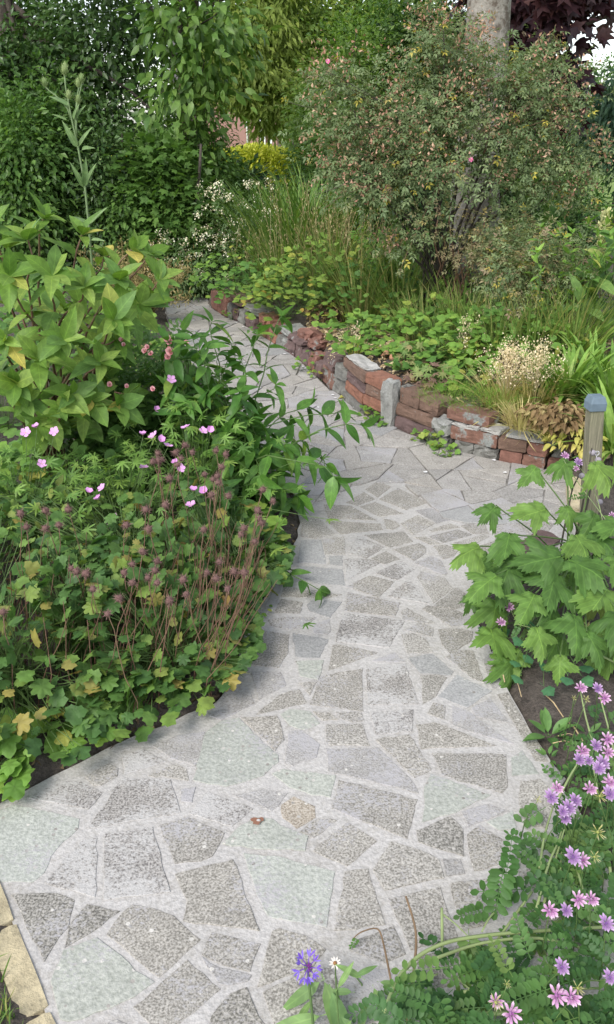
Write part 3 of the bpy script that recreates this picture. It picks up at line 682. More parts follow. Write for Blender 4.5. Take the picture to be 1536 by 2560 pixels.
def star(rf, N=48, cup=.15, lob=5, wave=.05, a0=0.0, span=2*math.pi, pet=.25, rings=(.55, 1.0)):
    """a lobed blade around its stalk: rf(angle) gives the outline, angle 0 pointing to the tip"""
    th = np.linspace(-span/2, span/2, N, endpoint=abs(span-2*math.pi) > .01)
    r = np.array([rf(t) for t in th]); V = [(0, 0, 0)]
    for f in rings:
        for t, q in zip(th, r): V.append((math.sin(t)*q*f, math.cos(t)*q*f, -cup*(q*f)**2+wave*math.cos(t*lob)*q*f))
    F = []; M = N if abs(span-2*math.pi) < .01 else N-1
    for i in range(M):
        a, b = 1+i, 1+(i+1) % N; F += [(0, b, a)] + ([(a, b, b+N), (a, b+N, a+N)] if len(rings) > 1 else [])
    if pet:
        k = len(V); V += [(-.012, -pet, -.02), (.012, -pet, -.02), (0, .02, -.015)]; F += [(k, k+1, k+2)]
    return np.array(V, float), np.array(F)
def lobes(ls, floor=.3, teeth=0.0, nt=30, sharp=1.3):
    def rf(t):
        r = floor
        for a, L, w in ls:
            d = abs((t-a+math.pi) % (2*math.pi)-math.pi)/w
            if d < 1: r = max(r, L*(1-d**sharp*.85))
        return r*(1+teeth*((t*nt/math.pi) % 1-.5))
    return rf
def place(T, off, ang=0.0, sc=1.0, tiltx=0.0):
    V, F = T; c, s = math.cos(ang), math.sin(ang); V = V*sc
    ct, st = math.cos(tiltx), math.sin(tiltx); V = np.column_stack([V[:, 0], V[:, 1]*ct-V[:, 2]*st, V[:, 1]*st+V[:, 2]*ct])
    return np.column_stack([V[:, 0]*c+V[:, 1]*s, -V[:, 0]*s+V[:, 1]*c, V[:, 2]])+np.asarray(off), F
def join(*Ts):
    V = []; F = []; n = 0
    for v, f in Ts: V.append(v); F.append(f+n); n += len(v)
    return np.concatenate(V), np.concatenate(F)
def trifoliate(q=1.0, teeth=.22, side=1.05, N=16, rings=(.55, 1.0)):
    leaflet = star(lobes([(0, 1, .95), (.8, .85, .8), (-.8, .85, .8), (1.6, .6, .7), (-1.6, .6, .7)], .38, teeth, 9), N, .12, 3, .08, pet=0, rings=rings)
    stalk = (np.array([(-.012, -.25, -.02), (.012, -.25, -.02), (0, .5, -.02)]), np.array([(0, 1, 2)]))
    return join(place(leaflet, (0, .45, 0), 0, .55*q), place(leaflet, (.05, .32, 0), side, .47*q), place(leaflet, (-.05, .32, 0), -side, .47*q), stalk)
def pinnate(pairs=7, L=.26, w=.5, droop=.12, taper=.3, terminal=True, base=.12, jit=0.0, miss=0.0):
    out = []; hexl = (np.array([(0, 0, 0), (-w/2, .4, .05), (-w*.42, .8, .03), (0, 1, -.03), (w*.42, .8, .03), (w/2, .4, .05), (0, .55, -.03)]), np.array([(0, 6, 1), (1, 6, 2), (2, 6, 3), (3, 6, 4), (4, 6, 5), (5, 6, 0)]))
    for i in range(pairs):
        t = base+(1-base)*(i+.5)/(pairs+.3); sz = L*(1-taper*t); z = -droop*t*t
        for sg in (1, -1):
            if miss and U(0, 1) < miss: continue
            out.append(place(hexl, (.0, t+rng.normal(0, .2*jit*L), z), sg*(1.25+rng.normal(0, jit)), sz*(1+rng.normal(0, .5*jit)), .1+rng.normal(0, 1.3*jit)))
    if terminal: out.append(place(hexl, (0, .97, -droop), 0, L*(1-taper)))
    ts = np.linspace(0, 1, 5); V = []; F = []
    for t in ts: V += [(-.008, t, -droop*t*t-.004), (.008, t, -droop*t*t-.004)]
    for i in range(4): F += [(2*i, 2*i+1, 2*i+3), (2*i, 2*i+3, 2*i+2)]
    out.append((np.array(V), np.array(F))); return join(*out)
def blade(w=.03, bend=.5, n=4):
    V = []; F = []
    for i in range(n):
        t = i/n; y = t-.25*bend*t*t*0; ang = bend*t; V += [(-w/2*(1-t*.6), math.sin(0)+bend*t*t*.6, t*(1-.35*bend*t)), (w/2*(1-t*.6), bend*t*t*.6, t*(1-.35*bend*t))]
    V.append((0, bend*.6, 1-.35*bend))
    for i in range(n-1): F += [(2*i, 2*i+1, 2*i+3), (2*i, 2*i+3, 2*i+2)]
    F.append((2*n-2, 2*n-1, 2*n)); V = np.array(V)
    return np.column_stack([V[:, 0], V[:, 2], -V[:, 1]]), np.array(F)          # grows along +Y, bends towards -Z
def ico(sub=1):
    bm = bmesh.new(); bmesh.ops.create_icosphere(bm, subdivisions=sub, radius=1); V = np.array([v.co for v in bm.verts]); F = np.array([[v.index for v in f.verts] for f in bm.faces]); bm.free(); return V, F
ICO1, ICO2 = ico(1), ico(2)

GREEN_D = [(0, (.030, .060, .018)), (.5, (.048, .092, .022)), (1, (.075, .125, .030))]
M_BARK = plain('grey_bark', (.20, .185, .16), .95, .45, 30, .6); M_DBARK = plain('dark_bark', (.07, .055, .045), .95, .35, 40, .5)
M_STEMG = plain('green_stem', (.10, .17, .045), .6, .2, 30); M_STEMR = plain('reddish_stem', (.17, .095, .06), .7, .25, 30); M_STEMB = plain('brown_stem', (.17, .11, .06), .75, .25, 30)
M_STEMV = plain('pale_vetch_stem', (.27, .34, .14), .5, .12, 20); M_STEMK = plain('dark_stem', (.045, .038, .026), .6, .3, 30); M_STRAW = plain('straw', (.48, .36, .20), .8, .3, 40)

def petals(name, n, shape, r, tilt, mats, centre=None, layers=1):
    ac = Acc()
    for l in range(layers):
        for i in range(n):
            a = 2*math.pi*(i+.5*(l % 2))/n+rng.normal(0, .06); V, F = place(shape, (0, 0, .06*l*r), a, r*(1-.22*l)*U(.93, 1.06), tilt+.35*l+rng.normal(0, .07)); ac.add(V, F, U(0, 1), 0)
    if centre: ac.add(ICO1[0]*centre*r+[0, 0, centre*r*.5], ICO1[1], 0, 1)
    return ac.mesh(name, mats)
def stem_obj(parent, pts, r0, r1, mat, name='stem', sides=5):
    V, F = tube(pts, r0, r1, sides); return link(name, mk_mesh(name, V, F, mat), parent)
CNT = {}
def leaf_obj(parent, meshes, pos, d, n, sc, name='leaf'):
    return link(name, meshes[int(rng.integers(len(meshes)))], parent, mat4(pos, d, n, sc))
def dress(parent, pts, meshes, size, nodes, t0=.35, droop=.25, whorl=4, up=.9, opp=True, acc=None, T=None, fwd=.5, spread=.75):
    """leaves in pairs along a stem, a tuft at its tip; as objects, or into acc when given"""
    ph = U(0, 6.28); L = []
    for k in range(nodes):
        t = t0+(1-t0)*k/max(1, nodes-1)*.97; p, d = along(pts, t); a = nrm(np.cross(d, [.1, .2, 1])); b = np.cross(d, a); ph += math.pi/2+rng.normal(0, .3)
        for s in ((0, math.pi) if opp else (0,)):
            o = math.cos(ph+s)*a+math.sin(ph+s)*b
            L.append((p, o*spread+d*fwd+np.array([0, 0, -droop])+rng.normal(0, .18, 3), np.array([0, -.12, up])+d*.4+rng.normal(0, .25, 3), U(*size)*(1-.12*abs(t-.6))))
    p, d = pts[-1], nrm(pts[-1]-pts[-2]); a = nrm(np.cross(d, [.1, .2, 1])); b = np.cross(d, a); ph = U(0, 6)
    for i in range(whorl):
        o = math.cos(ph+i*6.283/whorl)*a+math.sin(ph+i*6.283/whorl)*b; L.append((p, o*.7+d*U(.5, 1.0)+np.array([0, 0, -droop*.4])+rng.normal(0, .12, 3), d+[0, -.1, .4]+rng.normal(0, .2, 3)-o*.3, U(*size)*U(.65, .95)))
    if acc is None:
        for q in L: leaf_obj(parent, meshes, *q)
    else: cloud(acc, T, [q[0] for q in L], [q[1] for q in L], [q[2] for q in L], [q[3] for q in L])
    return len(L)
def meshes_of(name, Ts, mat): return [mk_mesh(name, T[0], T[1], mat) for T in Ts]

# ------------------------------------------------------------------ left bed: large leaved shrub
LM_DOG = leafmat('broad_leaf_yellow_green', [(0, (.085, .165, .03)), (.28, (.125, .215, .04)), (.5, (.10, .185, .055)), (.7, (.155, .245, .055)), (.965, (.18, .26, .06)), (.982, (.40, .37, .10)), (1, (.42, .36, .10))], .5, .32, .55, 17, spec=.25, gain=1.25)
DOG = meshes_of('leaf', [ovate(.50, 6, .10, .12), ovate(.46, 6, .16, .26), ovate(.54, 6, .07, .20, .45), ovate(.44, 6, .2, .36, .4)], LM_DOG)
b0 = np.array([-1.06, 3.30, .03]); shrub = thing('broad_leaved_shrub', 'shrub with large pale green pointed leaves on reddish stems left of the path', 'shrub', b0)
tips = [(108,548,3.1),(70,600,2.95),(205,588,3.15),(330,625,3.1),(372,640,3.25),(398,700,3.05),(350,760,3.0),(285,800,2.75),(160,850,2.7),(25,690,2.8),(-20,560,3.0),(250,905,2.8),(95,900,2.7),(15,850,2.75),(210,715,2.85),(300,700,2.9),(290,850,3.0),(130,690,2.8),(-60,760,2.9),(60,1000,2.72),(180,985,2.75),(260,940,3.1),(260,640,3.3),(40,960,2.7),(150,1020,2.72),(300,1010,2.85),(230,1000,2.8),(100,1050,2.68),(310,985,3.0),(20,620,3.3),(150,780,3.4),(-40,920,2.9)]
for i, (px, py, yy) in enumerate(tips):
    tp = P(px, py, yy); st = b0+np.array([U(-.12, .12), U(-.1, .1), 0]); pts = curve(st, tp, .06, .42, 9, .012)
    stem_obj(shrub, pts, .0075, .0028, M_STEMR if i % 3 else M_STEMB)
    n = dress(shrub, pts, DOG, (.086, .134), 3 if py > 860 else 4, .5 if py > 860 else .58, .28, 5, 1.0, fwd=.45)

# ------------------------------------------------------------------ left bed: arching shrub with narrow leaves over the path
LM_ARC = leafmat('narrow_leaf_green', [(0, (.040, .105, .022)), (.3, (.058, .135, .026)), (.6, (.075, .165, .032)), (.9, (.095, .19, .04)), (1, (.15, .22, .045))], .42, .3, .5, 15)
ARC = meshes_of('leaf', [ovate(.42, 6, .12, .20, .38), ovate(.37, 6, .16, .34, .36), ovate(.44, 6, .1, .28, .4), ovate(.34, 6, .14, .45, .36)], LM_ARC)
b0 = np.array([-.30, 3.12, .02]); arch = thing('arching_shrub', 'shrub with narrow pointed mid green leaves arching out over the paving', 'shrub', b0)
tips = [(905,1062,2.95,.1),(838,1195,2.72,.16),(770,1018,3.3,.05),(850,1030,3.2,.08),(645,835,3.35,0),(705,790,3.5,.0),(530,805,3.3,0),(455,825,3.2,0),(600,900,3.2,0),(690,960,3.2,.03),(560,985,3.1,0),(490,900,3.1,0),(640,1050,3.0,.04),(715,1110,2.95,.06),(650,1190,2.8,.08),(745,1240,2.85,.12),(575,1150,2.8,.03),(815,1160,2.95,.12),(500,1020,3.0,0),(560,1080,2.9,0),(620,1280,2.75,.05),(700,1160,3.1,.08),(580,860,3.4,0),(430,930,3.2,0),(540,1230,2.75,.03),(760,1100,3.1,.08)]
for i, (px, py, yy, sg) in enumerate(tips):
    tp = P(px, py, yy); st = b0+np.array([U(-.2, .16), U(-.16, .16), 0]); pts = curve(st, tp, sg+.05, .55, 9, .01)
    stem_obj(arch, pts, .0042, .0014, M_STEMG)
    dress(arch, pts, ARC, (.082, .122), 5, .36, .40, 2, .9, fwd=.55)
fo = Acc()
for i in range(120):
    px, py = U(420, 770), U(840, 1300)
    if px > 530+(py-840)*.55 or px < 400+(py-1000)*.5: continue
    tp = P(px, py, U(2.85, 3.3)); st = b0+np.array([U(-.2, .16), U(-.16, .16), 0]); pts = curve(st, tp, .05, .5, 8, .01); stem_obj(arch, pts, .0038, .0013, M_STEMG); dress(arch, pts, ARC, (.075, .115), 5, .25, .4, 2, .9, acc=fo, T=ovate(.36, 5, .13, .3, .37))
link('foliage', fo.mesh('foliage', LM_ARC), arch)['kind'] = 'stuff'
# a low shoot lying on the paving
tp = G(815, 1490, .03); pts = np.array([G(712, 1425, .02), G(735, 1440, .05), G(765, 1455, .055), G(800, 1475, .035)])
stem_obj(arch, np.vstack([[[-.2, 2.72, .02]], pts]), .003, .0015, M_STEMG); dress(arch, pts, ARC, (.07, .09), 3, .2, .5, 2, 1.0)

# ------------------------------------------------------------------ left bed: cranesbill with lilac pink flowers
LM_CRA = leafmat('cranesbill_leaf', [(0, (.07, .145, .033)), (.4, (.11, .20, .045)), (.8, (.14, .24, .055)), (1, (.18, .265, .06))], .5, .34)
CRL = [(0, 1, .26), (.72, .95, .26), (-.72, .95, .26), (1.5, .8, .28), (-1.5, .8, .28), (2.25, .55, .26), (-2.25, .55, .26)]
CRAN = meshes_of('leaf', [star(lobes(CRL, .2, .25, 24, 1.0), 56, .12, 7, .05), star(lobes(CRL, .22, .25, 24, 1.0), 56, .28, 7, .08)], LM_CRA)
m, nt, nn, ll, b = nodes('lilac_pink_petal'); at = nn.new('ShaderNodeAttribute'); at.attribute_name = 'rnd'; r = ramp(nn, [(0, (.58, .25, .55)), (1, (.70, .38, .66))]); ll.new(at.outputs['Fac'], r.inputs[0]); ll.new(r.outputs[0], b.inputs['Base Color']); b.inputs['Roughness'].default_value = .6
M_LILAC = m; M_YC = plain('yellow_centre', (.55, .45, .12), .6, .2, 50)
PET = ovate(.75, 4, .06, -.06, .68, 0, .7)
CFL = [petals('flower', 5, PET, 1, .35, [M_LILAC, M_YC], .1), petals('flower', 5, PET, 1, .75, [M_LILAC, M_YC], .1)]
cfl = [(65,1082),(92,1070),(137,1080),(358,1088),(385,1090),(402,1100),(420,1116),(475,1028),(508,1078),(525,1076),(428,950),(222,1232),(256,1220),(248,1248),(288,1297),(273,1320),(478,1263),(440,1158),(452,1172),(510,1228),(360,1170),(390,1026),(465,1070),(484,1228),(105,1160)]
crs = []
for j, (x0, y0, lab) in enumerate([(-.98, 2.62, 'lilac pink cranesbill with finely cut leaves below the large leaved shrub'), (-.66, 2.66, 'cranesbill clump with lilac pink flowers just above the brown seed heads'), (-.40, 2.88, 'lilac flowered cranesbill tangled into the foot of the arching shrub')]):
    b0 = np.array([x0, y0, .03]); pl = thing('cranesbill', lab, 'flower', b0, 'cranesbill plants in the left bed'); crs.append((b0, pl)); ac = Acc()
    for i in range(190):
        a = U(0, 6.28); rr_ = abs(rng.normal(0, .20))+.02; hgt = (.43-.55*rr_**1.3)*U(.45, 1.05)*(.95 if j < 2 else 1.15)
        p = b0+np.array([math.cos(a)*rr_*1.15, math.sin(a)*rr_, max(.03, hgt)])
        o = np.array([math.cos(a), math.sin(a), .15]); leaf_obj(pl, CRAN, p, o+rng.normal(0, .35, 3), [0, -.3, 1]+rng.normal(0, .3, 3), U(.030, .052))
        if i % 2 == 0: V, F = tube(curve(b0+rng.normal(0, .03, 3)*[1, 1, 0], p, 0, .4, 5), .0016, .001, 4, False); ac.add(V, F)
    so = link('stems', ac.mesh('stems', M_STEMG), pl); so['kind'] = 'stuff'
for k, (px, py) in enumerate(cfl):
    yy = 2.5 if py > 1190 else (2.62 if py > 1050 else 2.9)
    if px < 150: yy = 2.62
    p = P(px, py, yy); b0, pl = min(crs, key=lambda c: np.linalg.norm(c[0][:2]-p[:2])); fo = link('flower', CFL[k % 2], pl, mat4(p, nrm([U(-1, 1), U(-1, 1), 0]), [U(-.5, .5), -.75, .75], U(.0165, .021)))
    stem_obj(fo and pl, curve(b0, p-[0, 0, .004], -.05, .5, 6), .0015, .0009, M_STEMG, 'flower_stalk', 4)

# ------------------------------------------------------------------ left bed: avens gone to brown seed heads, along the path
LM_AV = leafmat('avens_leaf', [(0, (.038, .085, .026)), (.35, (.06, .125, .032)), (.7, (.092, .165, .038)), (.87, (.14, .195, .045)), (.955, (.19, .19, .06)), (.988, (.25, .20, .055)), (1, (.22, .14, .05))], .55, .3, gain=1.5)
AVL = meshes_of('leaf', [trifoliate(1, .26, 1.15), trifoliate(1.15, .3, 1.0), place(star(lobes([(0, 1, .8), (.8, .95, .6), (-.8, .95, .6), (1.6, .85, .6), (-1.6, .85, .6), (2.4, .7, .5), (-2.4, .7, .5)], .6, .16, 15), 44, .15, 7, .06), (0, 0, 0), 0, .62), trifoliate(.95, .25, 1.2)], LM_AV)
m, nt, nn, ll, b = nodes('brown_seed_head'); at = nn.new('ShaderNodeAttribute'); at.attribute_name = 'rnd'; r = ramp(nn, [(0, (.11, .055, .05)), (1, (.27, .165, .14))]); ll.new(at.outputs['Fac'], r.inputs[0]); ll.new(r.outputs[0], b.inputs['Base Color']); b.inputs['Roughness'].default_value = .95
M_SEED = m
def seedhead():
    ac = Acc(); ac.add(ICO1[0]*.55, ICO1[1], .25)
    d = nrm(rng.normal(0, 1, (70, 3))); cloud(ac, (np.array([(-.05, .4, 0), (.05, .4, 0), (0, 1, .02)]), np.array([(0, 1, 2)])), np.zeros((70, 3)), d, rng.normal(0, 1, (70, 3)), rng.uniform(.75, 1.15, 70))
    return ac.mesh('seed_head', M_SEED)
SEEDM = [seedhead() for _ in range(3)]
heads = [(895,25),(850,60),(765,65),(765,100),(860,120),(820,185),(1045,50),(1092,68),(1072,130),(990,165),(1050,175),(1270,240),(1320,293),(1245,340),(1020,265),(800,315),(705,335),(720,430),(610,410),(985,432),(1180,425),(330,335),(222,340),(285,410),(220,425),(128,420),(100,355),(640,600),(760,585),(690,540),(750,630),(715,665),(760,690),(345,620),(370,635),(415,645),(885,675),(640,690),(820,775),(520,840),(15,830),(1045,670),(900,745),(575,765),(1265,400),(1230,490),(1165,455),(1130,635),(1100,720),(1180,640),(1255,380),(930,60),(740,105),(780,95),(1055,205),(1030,190),(875,90),(1105,270),(450,720),(600,640),(1000,640),(1060,590)]
avens = []
for j, (x0, y0, lab) in enumerate([(-.95, 2.05, 'yellowing avens at the left edge of the bed under the cranesbill'), (-.66, 2.02, 'avens clump with dark gap behind it and two adjoining brown seed heads'), (-.42, 2.16, 'avens with lobed leaves turning orange, in the middle of the bed front'), (-.25, 2.42, 'avens with a dense sheaf of reddish seed stalks beside the path'), (-.56, 2.40, 'avens with many brown burr heads in front of the lilac flowers'), (-.80, 1.86, 'low avens of rounded leaves where the bed meets the pale paving'), (-.42, 1.98, 'low leafy avens spilling over the kerb at the narrowing of the path')]):
    b0 = np.array([x0, y0, .03]); avens.append((b0, thing('avens', lab, 'plant', b0, 'avens plants in the left bed'), Acc()))
BED = np.array([[-1.35, 1.62], [-.75, 1.62], [-.46, 1.79], [-.30, 1.92], [-.24, 2.08], [-.20, 2.3], [-.10, 2.62], [-.2, 2.75], [-1.35, 2.75]])
cnt = [0]*len(avens); tries = 0
edgeL = OUT2
while tries < 12000 and min(cnt) < 5000:
    tries += 1; x, y = U(-1.3, -.06), U(1.55, 2.72)
    de = float(dist_poly(OUT2, x, y)); ins_ = bool(inside(OUT2, x, y))
    if ins_ and (de > .05 or U(0, 1) < .35): continue
    j = int(np.argmin([np.hypot(x-a[0][0], y-a[0][1]) for a in avens]))
    if cnt[j] >= 292: continue
    cnt[j] += 1; b0, pl, ac = avens[j]; hc = .055 if ins_ else min(.29, .07+.9*de)
    z = .03+hc*(1-.75*U(0, 1)**2.0); p = np.array([x, y, z]); o = nrm(np.append(p[:2]-b0[:2], .05)); tow = np.array([.25, -.75, .05])
    low = de < .12
    leaf_obj(pl, AVL, p, o*.6+tow*U(.2, 1)+rng.normal(0, .35, 3)-[0, 0, .2], np.array([0, -.45, 1])+rng.normal(0, .42, 3), U(.024, .056)*(1.1 if low else 1))
    V, F = tube(curve(b0+[rng.normal(0, .04), rng.normal(0, .04), 0], p, -.02, .35, 5), .0018, .0011, 4, False); ac.add(V, F)
for (b0, pl, ac) in avens: link('leaf_stalks', ac.mesh('leaf_stalks', M_STEMG), pl)['kind'] = 'stuff'
for k, (zx, zy) in enumerate(heads):
    px, py = zx*SA, 1100+zy*SA; h = .47 if zy < 360 else (.42 if zy < 560 else .36); p = G(px, py, h)
    if p[1] > 2.75: p = P(px, py, 2.72)
    b0, pl, ac = min(avens, key=lambda a: np.linalg.norm(a[0][:2]-p[:2]+np.array([0, .0]))); link('seed_head', SEEDM[k % 3], pl, mat4(p, nrm(rng.normal(0, 1, 3)), rng.normal(0, 1, 3), U(.0155, .0205)))
    gb = np.array([p[0]+U(-.10, .06), p[1]+U(-.05, .1), .03])
    while inside(OUT2, gb[0], gb[1]): gb[0] -= .04
    stem_obj(pl, curve(gb, p, -.08, .35, 6, .004), .0017, .0011, M_STEMR if k % 3 else M_STEMB, 'seed_stalk', 4)
b0, pl, ac = avens[3]; ac = Acc()                        # the sheaf of bare reddish stalks beside the path
for k in range(230):
    p = G(U(470, 700), U(1290, 1480), U(.18, .36)) if k < 90 else G(U(20, 640), U(1330, 1560), U(.2, .38)); g = np.array([p[0]+U(-.14, .02), p[1]+U(-.06, .1), .02])
    if inside(OUT2, g[0], g[1]): continue
    V, F = tube(curve(g, p, -.1, .3, 5, .006), .0016, .0009, 4, False); ac.add(V, F)
link('bare_stalks', ac.mesh('bare_stalks', M_STEMR), pl)['kind'] = 'stuff'

# ------------------------------------------------------------------ right: anemone with big lobed leaves, buds on dark stalks
LM_ANE = leafmat('lobed_leaf', [(0, (.065, .135, .035)), (.4, (.095, .19, .045)), (.75, (.13, .235, .055)), (.93, (.155, .255, .06)), (1, (.15, .19, .045))], .55, .32, .8, 13, spec=.25, gain=1.05)
def anl(ls, teeth, cup, wave, floor=.34):
    V, F = star(lobes([(a+rng.normal(0, .08), L*U(.86, 1.08), w) for a, L, w in ls], floor, teeth*1.2, 21, 1.15), 104, cup*U(.8, 1.4), 5, wave*1.5, pet=.3)
    V = V.copy(); V[:, 2] += .05*np.sin(V[:, 0]*5+U(0, 6))*np.cos(V[:, 1]*4+U(0, 6)); return V, F
ANE = meshes_of('leaf', [q for _ in range(3) for q in [anl([(0, 1, .85), (.95, .9, .75), (-.95, .9, .75), (1.9, .62, .6), (-1.9, .62, .6)], .2, .35, .07, .42), anl([(0, 1, .8), (1.15, .98, .85), (-1.15, .98, .85)], .2, .5, .09, .38),
      anl([(0, 1, .8), (.95, .85, .7), (-.95, .85, .7), (1.8, .7, .6), (-1.8, .7, .6)], .22, .75, .11, .45), anl([(0, 1, .95), (1.3, .8, .8), (-1.3, .8, .8)], .18, .45, .08, .4)]], LM_ANE)
b0 = np.array([.92, 2.52, .02]); ane = thing('anemone', 'clump of large toothed lobed leaves with dark stalks beside the wooden post', 'plant', b0)
AL = [((1345,1278),2.75,(-.75,-.35,-.1),.115,0),((1230,1275),2.82,(-.6,-.6,-.35),.09,2),((1180,1375),2.62,(-.85,-.45,-.2),.115,1),((1270,1350),2.65,(-.3,-.85,-.35),.105,0),((1375,1395),2.52,(-.9,-.3,.0),.14,3),((1385,1450),2.45,(-.35,-.9,-.2),.14,1),
      ((1450,1410),2.45,(.55,-.75,-.1),.13,0),((1510,1485),2.36,(-.6,-.8,-.1),.14,0),((1540,1540),2.28,(-.3,-.9,-.15),.12,1),((1225,1450),2.45,(-.75,-.6,-.25),.12,3),((1270,1430),2.46,(-.55,-.75,-.4),.10,2),((1420,1275),2.75,(.1,-.9,-.5),.07,2),
      ((1480,1300),2.8,(-.5,-.6,-.6),.1,1),((1500,1345),2.7,(.4,-.8,-.3),.11,0),((1540,1310),2.7,(-.4,-.7,-.1),.1,0),((1440,1560),2.32,(-.1,-.9,-.4),.13,1),((1350,1590),2.26,(.2,-.8,-.6),.10,3),((1400,1660),2.14,(-.1,-.6,-.8),.075,3),((1480,1600),2.2,(.3,-.8,-.4),.1,1),
      ((1330,1500),2.38,(-.5,-.8,-.3),.1,3),((1330,1180),2.95,(-.6,-.5,-.5),.09,3),((1500,1170),2.78,(.3,-.7,-.45),.105,1),((1410,1160),2.85,(-.6,-.6,-.4),.09,2),((1550,1400),2.6,(.2,-.9,-.1),.12,0),((1290,1400),2.7,(-.3,-.7,-.3),.09,2),((1450,1350),2.68,(.1,-.8,-.3),.1,1),((1570,1600),2.2,(.2,-.8,-.4),.11,0),((1380,1520),2.38,(-.2,-.9,-.4),.1,1)]
ac = Acc()
for (px, yy, d, s, k) in AL:
    hh = float(np.interp(px[1], [1160, 1280, 1450, 1600, 1680], [.42, .33, .27, .17, .10]))+U(-.02, .03); p = G(px[0], px[1], hh); s *= .98; link('leaf', ANE[k+4*int(rng.integers(3))], ane, mat4(p, nrm(np.array(d)), np.array([0, -.35, 1])+rng.normal(0, .2, 3), s*U(.74, .92)))
    q = p-nrm(np.array(d))*s*.27; V, F = tube(curve(b0+[U(-.06, .06), U(-.05, .05), 0], q, .0, .4, 7), .0032, .0022, 5, False); ac.add(V, F)
for i in range(30):
    px, py = U(1180, 1600), U(1380, 1680)
    if px < 1120+(py-1380)*.45: continue
    hh = float(np.interp(py, [1380, 1680], [.24, .06]))*U(.6, 1.0); p = G(px, py, hh); d = nrm(np.array([U(-.8, .5), -.8, U(-.5, -.1)])); s = U(.06, .10); k = int(rng.integers(12))
    link('leaf', ANE[k], ane, mat4(p, d, np.array([0, -.35, 1])+rng.normal(0, .25, 3), s)); V, F = tube(curve(b0+[U(-.06, .06), U(-.05, .05), 0], p-d*s*.27, .0, .4, 6), .003, .002, 5, False); ac.add(V, F)
link('leaf_stalks', ac.mesh('leaf_stalks', M_STEMG), ane)['kind'] = 'stuff'
for pts in ([(1402,1370,2.6),(1415,1300,2.62),(1432,1220,2.66),(1455,1175,2.7)], [(1432,1372,2.58),(1452,1290,2.6),(1470,1190,2.63),(1480,1120,2.66)], [(1440,1370,2.58),(1462,1290,2.62),(1482,1200,2.66),(1492,1150,2.7)]):
    q = [P(*t) for t in pts]; stem_obj(ane, np.array([b0+[.05, .03, 0]]+q), .0045, .0024, M_STEMK, 'flower_stalk')
BUDM = mk_mesh('bud', ICO2[0], ICO2[1], plain('downy_bud', (.30, .27, .30), .8, .2, 60))
for px in [(1482,1132),(1455,1190),(1496,1150),(1500,1255)]: link('bud', BUDM, ane, mat4(P(px[0], px[1], 2.66), [0, 0, 1], [0, -1, 0], .011))
# columbine with small rounded blue green leaflets under it
LM_COL = leafmat('columbine_leaf', [(0, (.045, .125, .06)), (1, (.075, .185, .085))], .5, .25)
rl = star(lobes([(0, 1, 1.2), (.9, .9, .8), (-.9, .9, .8)], .5, 0, 9), 20, .15, 3, .05, pet=0)
COL = meshes_of('leaf', [join(place(rl, (0, .5, 0), 0, .5), place(rl, (.06, .4, 0), 1.2, .48), place(rl, (-.06, .4, 0), -1.2, .48), (np.array([(-.015, -.4, -.02), (.015, -.4, -.02), (0, .5, -.02)]), np.array([(0, 1, 2)])))], LM_COL)
b0 = np.array([.72, 2.20, .02]); col = thing('columbine', 'columbine with rounded blue green leaflets on bare soil under the lobed leaves', 'plant', b0); ac = Acc()
for px in [(1290,1650),(1305,1595),(1255,1610),(1330,1640),(1300,1690),(1335,1555),(1345,1500),(1300,1480),(1420,1690),(1455,1690),(1220,1570),(1250,1565),(1370,1660),(1360,1715),(1400,1480),(1460,1660)]:
    p = G(px[0], px[1], U(.03, .12)); link('leaf', COL[0], col, mat4(p, nrm([U(-.8, .8), -.7, U(-.3, .1)]), [U(-.2, .2), -.55, .85], U(.034, .046)))
    V, F = tube(curve(b0, p, 0, .4, 5), .0014, .001, 4, False); ac.add(V, F)
link('leaf_stalks', ac.mesh('leaf_stalks', M_STEMG), col)['kind'] = 'stuff'

# ------------------------------------------------------------------ right: crown vetch sprawling over the paving
LM_VET = leafmat('vetch_leaf', [(0, (.035, .095, .03)), (.4, (.06, .14, .04)), (.85, (.09, .18, .05)), (1, (.14, .22, .06))], .5, .3, gain=1.15)
VET = meshes_of('leaf', [pinnate(int(rng.integers(5, 9)), U(.26, .34), U(.5, .68), U(.02, .5), jit=.13, miss=.05) for _ in range(12)], LM_VET)
def petalmat(name, c0, c1, c2):
    m, nt, nn, ll, b = nodes(name); at = nn.new('ShaderNodeAttribute'); at.attribute_name = 'rnd'; r = ramp(nn, [(0, c0), (.5, c1), (1, c2)]); ll.new(at.outputs['Fac'], r.inputs[0]); ll.new(r.outputs[0], b.inputs['Base Color']); b.inputs['Roughness'].default_value = .6; return m
M_VP = petalmat('pink_white_floret', (.36, .13, .36), (.55, .29, .49), (.76, .60, .70)); M_VV = petalmat('violet_floret', (.22, .11, .32), (.42, .25, .48), (.62, .48, .64)); M_VD = petalmat('faded_floret', (.30, .33, .08), (.42, .40, .14), (.52, .44, .34))
def vetch_head(mat, n=14, thin=False):
    ac = Acc(); fl = ovate(.34 if not thin else .10, 4, .26, -.30, .62, 0, .6)
    for i in range(n):
        a = 2*math.pi*i/n+rng.normal(0, .1); el = (U(-.25, .25), U(.25, .7), U(.7, 1.3))[i % 3]; d = np.array([math.cos(a)*math.cos(el), math.sin(a)*math.cos(el), math.sin(el)])
        x, y, z = basis(d, np.array([0, 0, 1.0])); s = U(.85, 1.1)
        ac.add(d*.18+s*.85*(fl[0][:, 0:1]*x+fl[0][:, 1:2]*y+fl[0][:, 2:3]*z), fl[1], np.clip(.15+.75*fl[0][:, 1]+rng.normal(0, .12), 0, 1))
    ac.add(ICO1[0]*.2, ICO1[1], 0.0); return ac.mesh('flower_head', mat)
